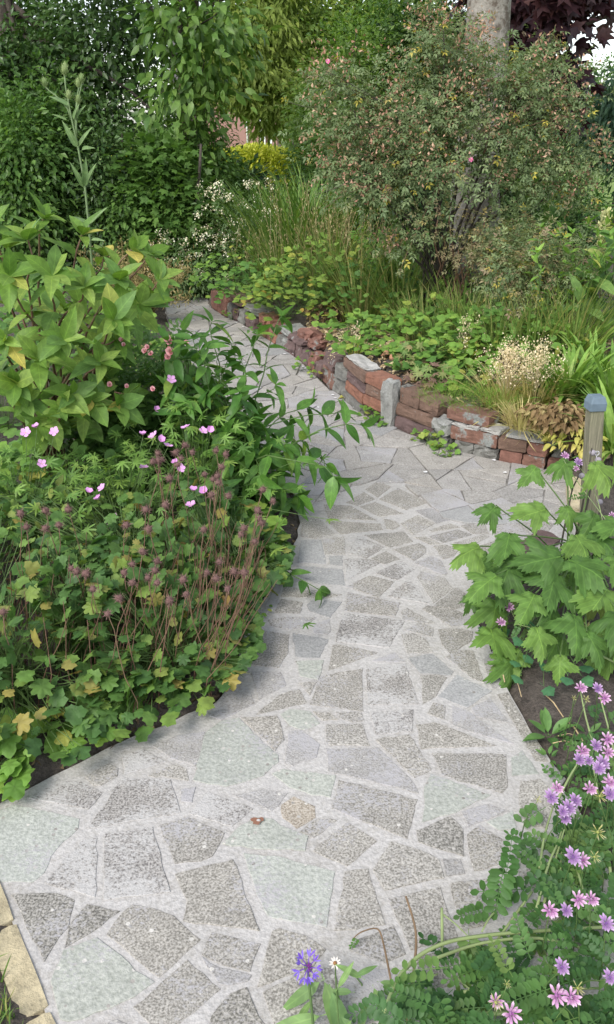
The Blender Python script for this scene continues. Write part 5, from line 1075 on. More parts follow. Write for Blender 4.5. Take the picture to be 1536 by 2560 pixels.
ac = Acc(); n = 11000; xy = np.column_stack([rng.uniform(.0, 1.9, n), rng.uniform(3.5, 6.2, n)]); z = bed_h(xy[:, 0], xy[:, 1]); k = inside(BEDR, xy[:, 0], xy[:, 1]) & (dist_poly(WALL2, xy[:, 0], xy[:, 1], False) > .12)
cloud(ac, ovate(.4, 3, .3, .3, .5, 0), np.column_stack([xy, z+.008])[k], rng.normal(0, 1, (k.sum(), 3))*[1, 1, .2], rng.normal(0, .5, (k.sum(), 3))+[0, 0, 1], rng.uniform(.018, .045, k.sum()))
link('leaf_litter', ac.mesh('leaf_litter', leafmat('litter', [(0, (.18, .12, .07)), (.6, (.34, .25, .15)), (1, (.50, .41, .28))], .9, .1)))['kind'] = 'stuff'
ac = Acc(); n = 2600; x = rng.uniform(-1.5, .0, n); y = rng.uniform(1.5, 3.4, n); k = ~inside(OUT2, x, y)      # dead leaves and debris under the left bed
cloud(ac, ovate(.4, 3, .3, .3, .5, 0), np.column_stack([x, y, bed_h(x, y)+.006])[k], rng.normal(0, 1, (k.sum(), 3))*[1, 1, .2], rng.normal(0, .5, (k.sum(), 3))+[0, 0, 1], rng.uniform(.012, .03, k.sum()))
link('leaf_litter', ac.mesh('leaf_litter', leafmat('litter', [(0, (.06, .042, .03)), (.6, (.13, .09, .055)), (1, (.24, .18, .11))], .9, .1)))['kind'] = 'stuff'
for x, y, lab in [(-.22, 2.36, 'tiny weeds in the crumbly soil where the bed meets the narrow path'), (-.20, 2.56, 'tiny weeds by the kerb under the reddish seed stalks'), (-.26, 2.12, 'tiny weeds at the path edge below the avens'), (-.16, 2.75, 'tiny weeds by the kerb under the arching shrub')]: low_plant('edge_weed', lab, np.array([x, y, 0]), 60, .10, .05, TRI_S+[ovate(.5, 3, .1, .2, .5, 0)], (.014, .028), LM_GC)
ROUND = meshes_of('leaf', [star(lobes([(0, 1, 1.3), (1.2, .95, .9), (-1.2, .95, .9), (2.1, .8, .6), (-2.1, .8, .6)], .6, .1, 17), 40, .15, 7, .05)], LM_GC)
low_plant('round_leaved_weed', 'weed with scalloped round leaves at the lower left corner of the bed', np.array([-.78, 1.60, .02]), 56, .16, .10, TRI_S, (.028, .045), LM_GC, objs=46, meshes=ROUND)
low_plant('round_leaved_weed', 'weed with scalloped round leaves further along the left edge of the frame', np.array([-.98, 1.74, .02]), 50, .2, .11, TRI_S, (.028, .045), LM_GC, objs=50, meshes=ROUND)
low_plant('round_leaved_weed', 'low weed with small round leaves filling the bed edge below the avens', np.array([-.56, 1.74, .02]), 40, .13, .07, TRI_S, (.022, .038), LM_GC, objs=40, meshes=ROUND)
# weeds at the foot of the wall
for px, n, R, h, mt, lab in [((1075,1118),26,.05,.10,LM_GCY,'yellow green weed at the foot of the dark coping section of the wall'), ((1045,1100),14,.035,.06,LM_GC,'small green weed left of the yellow one at the wall foot'), ((1112,1135),22,.05,.05,LM_GC,'blue green weed low before the grey footing stone'), ((950,1062),20,.05,.06,LM_GC,'weed at the foot of the concrete block'), ((922,1045),14,.04,.09,LM_GC,'weed hanging before the lowest red bricks'), ((860,1005),10,.04,.04,LM_YG,'yellowish weed under the short orange brick'),
      ((775,930),26,.09,.17,LM_GC,'pale green weed growing from the rubble part of the wall'), ((800,945),14,.05,.09,LM_GCY,'round leaved yellow green weed over the rubble'), ((660,845),30,.12,.12,LM_GCD,'weed below the leaning red bricks'), ((583,800),16,.08,.12,LM_GC,'weed before the grey blocks at the far end of the wall')]:
    low_plant('wall_weed', lab, G(*px), n, R, h, TRI_S, (.026, .042), mt, group='weeds at the foot of the wall')

# ------------------------------------------------------------------ shrubs and trees
PINR = pinnate(3, .42, .42, .1, .1)
def bush(name, label, base, ells, T, leaf, mat, ncl, per, cr, cat='shrub', stems=9, smat=M_DBARK, sr=(.012, .004), droop=.25, group=None, up=.8, shell=.45, lift=.35, bright=None, rej=None):
    """stems from a base to leaf clusters that fill a set of ellipsoids"""
    t = thing(name, label, cat, base, group); ac = Acc(); sa = []; cs = []
    for c, R in ells:
        k = int(ncl*np.prod(R)**.66/sum(np.prod(r)**.66 for _, r in ells))+1; u = nrm(rng.normal(0, 1, (k, 3))); q = rng.random(k)**shell
        cs += [(np.asarray(c)+u[i]*q[i]*np.asarray(R), u[i]) for i in range(k)]
    if rej: cs = [q for q in cs if not rej(q[0])]
    C0 = np.array([c for c, _ in cs]); U0 = np.array([u for _, u in cs]); n = len(cs)*per
    ci = np.repeat(np.arange(len(cs)), per); off = rng.normal(0, 1, (n, 3))*cr*np.array([1, 1, .75]); p = C0[ci]+off; gz = np.array([hz(*q[:2]) if False else .03 for q in p[:1]])[0]
    keep = p[:, 2] > .04; p, ci, off = p[keep], ci[keep], off[keep]; n = len(p)
    d = U0[ci]*.5+off/cr*.45+np.array([0, -.1, -droop])+rng.normal(0, .3, (n, 3)); nn_ = np.array([0, -.15, up])+U0[ci]*.4+rng.normal(0, .35, (n, 3))
    rv = (rng.random(len(cs))[ci]*.45+rng.random(n)*.55)
    cloud(ac, T, p, d, nn_, leaf*rng.uniform(.7, 1.2, n), rv)
    o = link('foliage', ac.mesh('foliage', mat), t); ba = Acc()
    for i in rng.choice(len(cs), min(stems, len(cs)), False):
        pts = curve(np.asarray(base)+[U(-.1, .1), U(-.1, .1), -.03], C0[i], .0, lift, 8, .015); stem_obj(t, pts, sr[0], sr[1], smat)
    return t, C0
def tree(name, label, base, tr, th, ells, T, leaf, mat, ncl, per, cr, bark=M_BARK, limbs=16, droop=.3, group='trees behind the garden', up=.6, shell=.5, lean=(0, 0)):
    """tapered trunk with roots, limbs to the clumps, a crown of leaf clumps with gaps"""
    t = thing(name, label, 'tree', base, group); ac = Acc(); cs = []
    for c, R in ells:
        k = int(ncl*np.prod(R)**.66/sum(np.prod(r)**.66 for _, r in ells))+1; u = nrm(rng.normal(0, 1, (k, 3))); q = rng.random(k)**shell; cs += [(np.asarray(c)+u[i]*q[i]*np.asarray(R), u[i]) for i in range(k)]
    C0 = np.array([c for c, _ in cs]); U0 = np.array([u for _, u in cs]); ci = np.repeat(np.arange(len(cs)), per); n = len(ci); off = rng.normal(0, 1, (n, 3))*cr*np.array([1, 1, .6])
    p = C0[ci]+off-np.array([0, 0, 1])*np.abs(off[:, :1])*.3; keep = p[:, 2] > .1; p, ci, off = p[keep], ci[keep], off[keep]; n = len(p)
    d = U0[ci]*.4+off/cr*.5+np.array([0, -.1, -droop])+rng.normal(0, .3, (n, 3)); nn_ = np.array([0, -.2, up])+U0[ci]*.5+rng.normal(0, .35, (n, 3)); rv = rng.random(len(cs))[ci]*.55+rng.random(n)*.45
    cloud(ac, T, p, d, nn_, leaf*rng.uniform(.7, 1.2, n), rv); link('crown', ac.mesh('crown', mat), t)
    wa = Acc(); base = np.asarray(base, float); top = base+np.array([lean[0], lean[1], th]); k = np.linspace(0, 1, 10)[:, None]; pts = base*(1-k)+top*k+rng.normal(0, tr*.12, (10, 3))*[1, 1, 0]; rad = tr*(1-.5*k[:, 0])+tr*.5*np.exp(-k[:, 0]*14); pts[0, 2] -= .15
    V, F = tube(pts, rad, None, 12, True); wa.add(V+rng.normal(0, tr*.025, V.shape), F)
    for i in rng.choice(len(cs), min(limbs, len(cs)), False):
        s, _ = along(pts, U(.55, .98)); V, F = tube(curve(s, C0[i], .0, .25, 7, .03), tr*.32, tr*.05, 6, False); wa.add(V, F)
    link('trunk', wa.mesh('trunk', bark), t); return t

# the big rose in front of the tree, and the small one
L3 = diamond(.42, .1, .25)
ROSL = join(place(L3, (0, .5, 0), 0, .5), place(L3, (0, .45, 0), 1.0, .46), place(L3, (0, .4, 0), -1.2, .44), place(L3, (0, .05, .02), 1.3, .36), place(L3, (0, .1, -.02), -1.0, .38))
LM_ROSE = leafmat('grey_green_rose_leaf', [(0, (.085, .125, .06)), (.4, (.125, .165, .08)), (.78, (.165, .20, .095)), (.88, (.20, .17, .105)), (.965, (.22, .15, .11)), (.98, (.33, .29, .06)), (1, (.36, .29, .06))], .55, .28, gain=1.5)
LM_ROSEP = leafmat('reddish_rose_leaf', [(0, (.12, .145, .065)), (.4, (.17, .155, .085)), (.75, (.24, .17, .11)), (1, (.30, .24, .10))], .6, .25)
rb = on_bed(1090, 800)
def E_(px, py, yy, rx, ry, rz): return (P(px, py, yy), (rx, ry, rz))
rose, RC = bush('rose_shrub', 'tall grey green rose shrub with pinkish brown hip clusters in front of the tree', rb, [E_(1100,210,5.6,.36,.35,.25), E_(950,300,5.5,.34,.35,.27), E_(1270,260,5.6,.36,.35,.30), E_(1100,400,5.5,.46,.42,.26), E_(1325,385,5.6,.28,.3,.15), E_(950,440,5.4,.25,.3,.18), E_(1230,470,5.5,.28,.3,.16), E_(1440,372,5.6,.15,.15,.035), E_(1335,140,5.7,.07,.2,.14), E_(1085,100,5.6,.12,.2,.08), E_(840,210,5.5,.1,.2,.1), E_(830,300,5.4,.1,.2,.12), E_(860,400,5.4,.12,.2,.14), E_(1400,210,5.6,.08,.15,.12), E_(1180,130,5.7,.2,.2,.07), E_(1480,400,5.6,.06,.1,.05), E_(1010,560,5.4,.14,.2,.1), E_(1390,470,5.6,.1,.15,.08), E_(1430,480,5.6,.09,.12,.07), E_(1460,560,5.5,.06,.1,.05)], ROSL, .064, LM_ROSE, 270, 30, .085, rej=lambda c: abs(c[0]-1.04) < .14 and c[2] < 1.28 and rng.random() < .85, stems=30, sr=(.012, .0035), droop=.3, lift=.45)
ac = Acc(); sa = 0
for i in range(60):                                     # loose arching sprays that break the outline
    c = RC[int(rng.integers(len(RC)))]
    if c[0] > P(1400, 400, 5.6)[0]: continue
    o = nrm((c-P(1120, 420, 5.6))*[1, .7, 1]); e = c+o*U(.10, .30)+np.array([0, 0, -.02]); st = c-o*.35; pts = curve(st, e, .0, .25, 6, .01)
    stem_obj(rose, pts, .003, .0014, M_STEMR if i % 2 else M_DBARK, 'branch', 4); dress(rose, pts, None, (.05, .072), 7, .25, .35, 3, .7, acc=ac, T=ROSL)
link('spray_leaves', ac.mesh('spray_leaves', LM_ROSE), rose)['kind'] = 'stuff'
ac = Acc(); hc = [c for c in RC if rng.random() < .5]; k = 22
for c in hc: q = c+nrm(c-P(1120, 400, 5.7))*.09+np.array([0, -.06, .05])+rng.normal(0, .045, (k, 3)); cloud(ac, diamond(.5, .3, .1), q, rng.normal(0, 1, (k, 3))+[0, 0, .6], rng.normal(0, 1, (k, 3)), rng.uniform(.014, .03, k))
link('hip_clusters', ac.mesh('hip_clusters', leafmat('hip_brown', [(0, (.22, .11, .085)), (.6, (.33, .19, .14)), (1, (.40, .27, .20))], .8, .15)), rose)['kind'] = 'stuff'
M_ROSEP = petalmat('deep_pink_petal', (.55, .08, .22), (.68, .16, .34), (.75, .30, .45)); RFL = petals('flower', 5, PET, 1, .5, [M_ROSEP, M_YC], .2)
for px, yy in [((820,155),5.3),((1177,400),5.05),((1095,330),5.0)][:2]: link('flower', RFL, rose, mat4(P(px[0], px[1], yy), [1, 0, 0], [0, -.9, .4], .017))
bush('rose_shrub', 'reddish brown rose growth hanging before the lower tree trunk', on_bed(1120, 830), [E_(1140,610,5.2,.17,.15,.14), E_(1090,560,5.2,.13,.13,.12), E_(1230,570,5.3,.12,.15,.12)], ROSL, .05, LM_ROSEP, 20, 16, .06, stems=9, smat=M_STEMR, sr=(.008, .003), lift=.3)
bush('rose_shrub', 'small rose bush on thin dark stems right of the tree trunk', on_bed(1320, 850), [E_(1345,700,5.0,.34,.3,.20), E_(1300,660,5.1,.16,.2,.13), E_(1400,660,5.1,.18,.2,.12)], ROSL, .058, LM_ROSE, 100, 30, .075, stems=12, sr=(.007, .003), lift=.5)
bush('rose_shrub', 'olive foliage of a low rose between the two rose shrubs', on_bed(1240, 830), [E_(1270,610,5.4,.14,.2,.14)], ROSL, .058, LM_ROSE, 40, 30, .08, stems=6, sr=(.007, .003), lift=.5)
# the tree whose mottled trunk rises behind the rose
m, nt, nn, ll, b = nodes('mottled_bark'); tc = nn.new('ShaderNodeTexCoord'); n1 = noise(nn, ll, tc.outputs['Object'], 7, 6, .65); n2 = noise(nn, ll, tc.outputs['Object'], 40, 4, .6)
r = ramp(nn, [(.43, (.115, .09, .07)), (.49, (.24, .215, .185)), (.70, (.37, .345, .31))]); ll.new(math_(nn, ll, 'ADD', math_(nn, ll, 'MULTIPLY', n1.outputs[0], .7), math_(nn, ll, 'MULTIPLY', n2.outputs[0], .3)), r.inputs[0]); ll.new(r.outputs[0], b.inputs['Base Color']); b.inputs['Roughness'].default_value = .9
bp = nn.new('ShaderNodeBump'); bp.inputs['Strength'].default_value = .5; bp.inputs['Distance'].default_value = .02; ll.new(n2.outputs[0], bp.inputs['Height']); ll.new(bp.outputs[0], b.inputs['Normal']); M_MOT = m
LM_COP = leafmat('copper_leaf', [(0, (.014, .007, .010)), (.5, (.030, .013, .018)), (.85, (.060, .025, .028)), (1, (.085, .045, .04))], .4, .22, tint=(1.6, .9, .8)); LM_OAK = leafmat('tree_leaf_olive', [(0, (.06, .10, .02)), (.6, (.10, .15, .03)), (1, (.16, .20, .04))], .5, .4, gain=2.0)
DIA, DIAN, MAP = diamond(.55), diamond(.3, .1, .3), star(lobes([(0, 1, .5), (1.0, .9, .5), (-1.0, .9, .5), (2, .6, .5), (-2, .6, .5)], .4, 0, 9), 12, .2, 5, .06, pet=0, rings=(1.0,))
tb = on_bed(1165, 770); tb = np.array([P(1168, 760, 6.55)[0], 6.55, tb[2]-.05]); tq = P(1222, 20, 6.6); lnx = (tq[0]-tb[0])/(tq[2]/4.6)
tree('mottled_tree', 'tree with thick grey mottled trunk rising behind the rose shrub', tb, .19, 4.6, [((1.4, 8.2, 6.2), (3.2, 2.4, 1.6)), ((3.6, 8.0, 5.2), (1.6, 1.6, 1.3))], DIA, .11, LM_OAK, 260, 26, .3, M_MOT, 14, lean=(lnx, .1))
tree('copper_beech', 'dark purple leaved copper tree at the upper right against the pale sky', (3.6, 10.0, -.02), .16, 3.2, [(P(1325,110,9.3), (.42, .6, .5)), (P(1290,40,9.6), (.6, .7, .5)), (P(1395,220,9.2), (.16, .4, .3)), (P(1470,-20,9.4), (.3, .5, .16)), ((3.0, 10.2, 4.7), (1.8, 1.4, 1.1)), (P(1275,200,9.6), (.35, .5, .5))], MAP, .12, LM_COP, 250, 24, .14, M_DBARK, 16, droop=.7)
tree('blue_green_tree', 'drooping blue green tree at the right edge of the garden', (6.0, 13.5, -.02), .14, 2.6, [(P(1535,300,12.8), (.35, .6, .5)), (P(1630,330,13), (.5, .6, .6)), (P(1545,250,12.8), (.2, .4, .3))], DIAN, .14, leafmat('blue_green_leaf', [(0, (.035, .075, .045)), (.6, (.065, .125, .075)), (1, (.10, .17, .10))], .5, .3), 170, 34, .24, M_DBARK, 10, droop=.8)
bush('box_bush', 'dense rounded dark green bush right of the rose', P(1420, 720, 6.9)*[1, 1, 0]+[0, 0, .05], [E_(1420,560,6.9,.30,.35,.36), E_(1400,660,6.9,.32,.35,.25)], DIA, .035, leafmat('box_leaf', [(0, (.022, .060, .014)), (.6, (.042, .10, .02)), (1, (.075, .145, .03))], .4, .25), 200, 60, .05, stems=5)
# broad leaved tall weeds behind the roses and on the right edge
LM_DOCK = leafmat('broad_weed_leaf', [(0, (.06, .13, .035)), (.6, (.10, .19, .05)), (.9, (.14, .22, .07)), (1, (.30, .33, .10))], .45, .3, .4, 9); DOCK = meshes_of('leaf', [ovate(.30, 6, .14, .35, .45), ovate(.36, 6, .12, .5, .5), ovate(.26, 6, .2, .2, .4)], LM_DOCK)
def tall_weed(label, base, stems, size, nodes, tops=True, mat=M_STEMG, name='tall_weed', group='tall broad leaved weeds', lm=None):
    t = thing(name, label, 'plant', base, group)
    for q in stems:
        e = P(*q); pts = curve(np.asarray(base)+[U(-.08, .08), U(-.05, .05), -.02], e, 0, .4, 9, .008); stem_obj(t, pts, .008, .004, mat); dress(t, pts, lm or DOCK, size, nodes, .12, .2, 3, .9, fwd=.8, spread=.6)
    return t
tall_weed('tall weed with long broad leaves between the rose and the dark bush', P(1350,800,6.2)*[1,1,0]+[0,0,.2], [(1330,470,6.2),(1290,440,6.3),(1370,520,6.1)], (.18, .30), 6)
tall_weed('tall broad leaved weed on the right edge above the strappy leaves', P(1500,900,4.9)*[1,1,0]+[0,0,.12], [(1510,640,4.9),(1480,700,4.8),(1545,600,5.0),(1450,760,4.7)], (.16, .27), 5)
tall_weed('second broad leaved weed at the right edge with pale upright spikes', P(1560,860,5.3)*[1,1,0]+[0,0,.12], [(1530,560,5.4),(1560,520,5.4),(1590,600,5.2)], (.16, .25), 6)
sp = thing('pale_flower_spike', 'pale yellowish seed spike standing at the right edge before the lawn', 'plant', P(1505,760,5.2)*[1,1,0]+[0,0,.12]); stem_obj(sp, curve(sp.location, P(1512,540,5.2), 0, .5, 6), .005, .003, M_STEMV); ac = Acc(); k = 420; s = rng.random(k); q = np.array([P(1508-14*(1-v)+8*v, 680-150*v, 5.2) for v in s]); cloud(ac, diamond(.6), q+rng.normal(0, .014, (k, 3)), rng.normal(0, .6, (k, 3))+[0, 0, 1], rng.normal(0, 1, (k, 3)), rng.uniform(.015, .03, k)); link('spike', ac.mesh('spike', leafmat('spike_cream', [(0, (.30, .32, .14)), (1, (.46, .45, .26))], .8, .2)), sp)['kind'] = 'stuff'

# ------------------------------------------------------------------ middle: tall grasses, white flowers, dry stalks
LM_GR = leafmat('tall_grass_blade', [(0, (.07, .14, .03)), (.6, (.115, .195, .045)), (1, (.19, .25, .07))], .5, .3); LM_STK = leafmat('dry_seed_stalk', [(0, (.22, .17, .08)), (.6, (.33, .27, .13)), (1, (.45, .38, .22))], .8, .2)
for px, yy, n, h, lab in [((740,690),7.4,520,1.2,'tall green grass clump in the middle behind the leafy mounds'), ((800,670),7.7,440,1.25,'tall green grass clump touching the left side of the rose'), ((670,680),7.9,400,1.15,'tall grass clump rising behind the white flowers'), ((860,690),7.2,240,.95,'grass clump mixed with dry stalks under the rose')]:
    b = P(px[0], px[1], yy); b[2] = .12; tuft('tall_grass', lab, b, n, h, LM_GR, 1, .34, .26, T=blade(.014, .6, 6), cat='grass')
LM_PAN = leafmat('dry_panicle', [(0, (.17, .15, .06)), (.6, (.27, .22, .11)), (1, (.42, .36, .22))], .8, .2, gain=1.2)
for px, yy, hn, h, lab in [((760,690),6.9,34,.9,'sheaf of dry tan seed stalks in front of the tall grass'), ((860,700),6.6,42,.8,'sheaf of reddish tan seed stalks left below the rose'), ((930,700),6.4,26,.75,'dry brown stalks under the drooping rose branches'), ((660,690),7.0,20,.6,'short dry tan stalks right of the white flowers')]:
    b = P(px[0], px[1], yy); b[2] = .12; t = thing('dry_stalks', lab, 'plant', b, 'sheaves of dry seed stalks'); ha = Acc()
    for i in range(hn):
        a = U(0, 6.28); g = b+[.28*U(-1, 1), .2*U(-1, 1), 0]; e = g+np.array([U(-.16, .16), U(-.14, .1), h*U(.65, 1.05)]); pts = curve(g, e, -.03, .4, 6); V, F = tube(pts, .0022, .0014, 3, False); ha.add(V, F, U(0, .6))
        k = 16; s = rng.uniform(.45, 1, k); q = np.array([along(pts, v)[0] for v in s*.99])+rng.normal(0, .014, (k, 3)); cloud(ha, diamond(.35), q, rng.normal(0, .4, (k, 3))+[0, 0, 1], rng.normal(0, 1, (k, 3)), rng.uniform(.015, .03, k))
    link('stalks', ha.mesh('stalks', LM_PAN), t)['kind'] = 'stuff'
LM_FEV = leafmat('grey_green_filigree', [(0, (.08, .13, .06)), (1, (.13, .20, .085))], .6, .28); M_CRM = leafmat('cream_flower', [(0, (.50, .42, .30)), (.5, (.68, .62, .50)), (1, (.75, .73, .66))], .8, .2)
for px, yy, w, h, nf, lab in [((500,690),7.6,.40,.50,60,'grey green plant with small cream flower tufts beyond the end of the wall'), ((610,680),7.7,.36,.85,75,'taller plant with a veil of small cream flowers left of the grasses'), ((450,690),7.9,.22,.42,24,'low cream flowered plant at the far end of the path')]:
    b = P(px[0], px[1], yy); b[2] = .06; t, C0 = bush('cream_flowers', lab, b, [(b+[0, 0, h*.5], (w, .3, h*.5))], DIAN, .05, LM_FEV, 70, 34, .10, cat='flower', stems=10, smat=M_STEMG, sr=(.004, .002)); ac = Acc()
    for i in range(nf):
        c = b+np.array([U(-w, w), U(-.3, .15)-.1, h*U(.35, 1.08)]); k = 16; cloud(ac, diamond(.7), c+rng.normal(0, .017, (k, 3)), rng.normal(0, 1, (k, 3)), rng.normal(0, 1, (k, 3)), rng.uniform(.010, .022, k))
    link('flower_tufts', ac.mesh('flower_tufts', M_CRM), t)['kind'] = 'stuff'
for px, yy, w, h, lab in [((370,640),6.6,.34,.42,'feathery dry brown plant at the bend behind the large leaved shrub'), ((300,600),7.0,.34,.5,'feathery olive brown plant near the teasel stem')]:
    b = P(px[0], px[1], yy); b[2] = .04; t = thing('feathery_plant', lab, 'plant', b); ac = Acc()
    for i in range(70):
        e = b+np.array([w*U(-1, 1), .25*U(-1, 1), h*U(.4, 1.1)]); pts = curve(b, e, -.05, .4, 6); V, F = tube(pts, .002, .001, 3, False); ac.add(V, F, U(0, 1)); k = 34; q = np.array([along(pts, v)[0] for v in rng.uniform(.35, .99, k)])+rng.normal(0, .02, (k, 3)); cloud(ac, DIAN, q, rng.normal(0, .6, (k, 3))+[0, 0, .5], rng.normal(0, 1, (k, 3)), rng.uniform(.02, .04, k))
    link('stalks', ac.mesh('stalks', leafmat('feathery_brown', [(0, (.13, .13, .05)), (.5, (.22, .18, .08)), (1, (.34, .25, .13))], .8, .2)), t)['kind'] = 'stuff'
for px, lab in [((480,715),'broad leaved plantain like weed at the far end of the paving'), ((455,735),'low weed on the soil where the path ends')]: low_plant('path_end_weed', lab, G(*px)*[1,1,0], 40, .2, .14, ovate(.4, 4, .1, .3), (.09, .15), LM_GC)
# ------------------------------------------------------------------ left bed behind: teasel, rose, filler plants
tz = P(225, 690, 4.7); tz[2] = .03; tea = thing('teasel', 'tall pale green teasel with spiky egg shaped heads rising above the left bed', 'plant', tz)
LM_TEA = leafmat('teasel_leaf', [(0, (.09, .15, .065)), (1, (.14, .21, .095))], .55, .28, .6, 8); TEAL = meshes_of('leaf', [ovate(.19, 6, .3, .15, .35), ovate(.22, 6, .35, .3, .35)], LM_TEA); M_TEAS = plain('teasel_green', (.16, .23, .10), .6, .15, 40)
TY = 4.7; ms = np.array([tz, P(222,560,TY), P(212,460,TY), P(196,370,TY), P(178,290,TY), P(164,215,TY), P(162,185,TY)]); stem_obj(tea, ms, .007, .0035, M_TEAS)
def teasel_head():
    ac = Acc(); ac.add(ICO2[0]*[.55, .55, 1], ICO2[1], .3); d = nrm(rng.normal(0, 1, (110, 3))); cloud(ac, (np.array([(-.05, 0, 0), (.05, 0, 0), (0, .3, 0)]), np.array([(0, 1, 2)])), d*[.55, .55, 1], d, rng.normal(0, 1, (110, 3)), 1)
    for i in range(9):
        a = i*.7; V, F = tube(curve([.3*math.cos(a), .3*math.sin(a), -.8], [1.15*math.cos(a), 1.15*math.sin(a), U(.2, .9)], 0, -.1, 5), .06, .012, 4, False); ac.add(V, F, .7)
    return ac.mesh('flower_head', leafmat('teasel_head', [(0, (.14, .20, .08)), (1, (.26, .31, .15))], .6, .2))
TH = teasel_head()
for q, frm in [((162,172),None), ((112,205),(178,300)), ((204,195),(190,330)), ((196,248),(192,340)), ((172,236),(170,270)), ((196,206),(192,300))]:
    p = P(q[0], q[1], TY); link('flower_head', TH, tea, mat4(p, [1, 0, .15*U(-1, 1)], [0, 0, 1.0], .029 if frm is None else .022)) if True else 0
    if frm: stem_obj(tea, curve(P(frm[0], frm[1], TY), p-[0, 0, .02], -.05, .5, 6), .005, .003, M_TEAS)
for px, d, s in [((175,265),(-.8,-.2,.5),.17),((185,300),(.3,-.4,.85),.13),((168,300),(-.6,-.3,.3),.12),((190,300),(.5,-.2,.8),.14),((195,370),(-.35,-.4,.9),.22),((197,368),(.6,-.2,.8),.2),((205,375),(.5,-.6,.2),.16),((210,470),(-.3,-.3,.9),.22),((212,468),(.25,-.5,.9),.24),((214,470),(.45,-.1,.95),.22),((225,560),(.7,-.2,.75),.20),((222,560),(-.8,-.3,.5),.16),((225,600),(-.2,-.9,-.2),.15),((228,600),(.6,-.5,.1),.17)]: link('leaf', TEAL[int(rng.integers(2))], tea, mat4(P(px[0], px[1], TY), nrm(np.array(d)), nrm([U(-.4, .4), -.8, .5]), s*.64))
rb2 = np.array([-.70, 3.35, .03]); LM_RL = leafmat('rose_leaf', [(0, (.05, .11, .03)), (1, (.09, .165, .04))], .45, .28); pr, _ = bush('pink_rose', 'low rose with small double pink flowers behind the arching shrub', rb2, [(rb2+[0, 0, .3], (.24, .2, .26))], PINR, .09, LM_RL, 60, 22, .07, stems=8, smat=M_STEMG, sr=(.005, .0025))
M_PINK = petalmat('salmon_pink_petal', (.70, .26, .30), (.82, .42, .45), (.90, .62, .62)); RD = petals('flower', 7, ovate(.95, 4, .25, -.25, .6, 0, .7), 1, .45, [M_PINK, M_PINK], .3, 3)
for px, s in [((419,847),.026),((425,855),.024),((428,880),.03),((420,893),.022),((370,868),.017),((363,878),.018),((377,884),.019),((466,858),.017),((275,962),.018),((318,966),.015),((383,973),.017),((305,850),.016),((310,862),.014)]: link('flower', RD, pr, mat4(P(px[0], px[1], 2.98 if px[1] < 900 else 2.9), nrm([1, 0, U(-.4, .4)]), nrm([U(-.3, .3), -.8, .55]), s*.74))
low_plant('dry_stalk_plant', 'pale dry stalks by the path edge behind the pink roses', np.array([-.98, 4.6, .03]), 130, .22, .35, DIAN, (.03, .06), LM_PAN, M_STEMB)
for x, y, n, R, h, mt, lab in [(-1.5, 3.9, 260, .5, .6, LM_GCD, 'dark leafy filler plant behind the large leaved shrub'), (-1.3, 2.75, 260, .42, .42, LM_GC, 'yellow green leafy plant at the left edge under the large leaved shrub'), (-.95, 3.0, 200, .35, .4, LM_GCD, 'dark foliage at the foot of the large leaved shrub'), (-.62, 3.3, 200, .32, .4, LM_GCD, 'shaded foliage between the large leaved shrub and the arching shrub'), (-1.15, 4.6, 220, .45, .5, LM_GC, 'mid green leafy plant along the far left edge of the path'), (-1.5, 5.5, 240, .5, .5, LM_GC, 'leafy plant left of the far paving'), (-1.75, 6.6, 240, .5, .45, LM_GCD, 'leafy plant left of the last stones of the path'), (-2.3, 5.0, 260, .6, .7, LM_GCD, 'leafy plant around the foot of the teasel'), (-.30, 2.75, 120, .2, .16, LM_GC, 'low shade foliage under the front of the arching shrub')]:
    low_plant('border_plant', lab, np.array([x, y, .03]), n, R, h, TRI_S, (.045, .08), mt, group='filler plants in the left bed')
# ------------------------------------------------------------------ lawn grass by the yellow bricks
ac = Acc(); n = 5200; x = rng.uniform(-1.15, -.42, n); y = rng.uniform(.62, 1.24, n); dd = np.array([-.62-.035-(v-1.22)*-.65*-1 for v in y]); lim = np.interp(y, [.62, .96, 1.22], [-.28-.065, -.45-.065, -.62-.065]); k = x < lim
cloud(ac, blade(.06, .6, 3), np.column_stack([x, y, bed_h(x, y)-.004])[k], rng.normal(0, .45, (k.sum(), 3))+[0, 0, 1], rng.normal(0, 1, (k.sum(), 3)), rng.uniform(.03, .07, k.sum())); g = link('grass', ac.mesh('grass', leafmat('lawn_blade', [(0, (.06, .12, .025)), (.8, (.11, .18, .04)), (1, (.25, .23, .09))], .6, .3))); g['kind'] = 'stuff'

# ------------------------------------------------------------------ background: hedge row of shrubs and trees
LM_DK = leafmat('dark_tree_leaf', [(0, (.018, .042, .014)), (.5, (.034, .070, .020)), (.85, (.058, .108, .032)), (1, (.09, .14, .06))], .35, .22); LM_MD = leafmat('mid_tree_leaf', [(0, (.04, .085, .022)), (.5, (.065, .125, .03)), (1, (.10, .17, .045))], .42, .35, gain=1.6)
LM_LT = leafmat('light_tree_leaf', [(0, (.07, .13, .028)), (.5, (.105, .18, .038)), (1, (.15, .23, .05))], .45, .38, gain=1.6); LM_CY = leafmat('yellow_green_spray', [(0, (.12, .17, .035)), (.5, (.18, .235, .05)), (1, (.24, .29, .07))], .6, .4, gain=1.35)
LM_CH = leafmat('cherry_leaf', [(0, (.055, .115, .028)), (.5, (.085, .16, .038)), (1, (.13, .21, .05))], .42, .35, gain=1.35)
OV = diamond(.5, .12, .22)
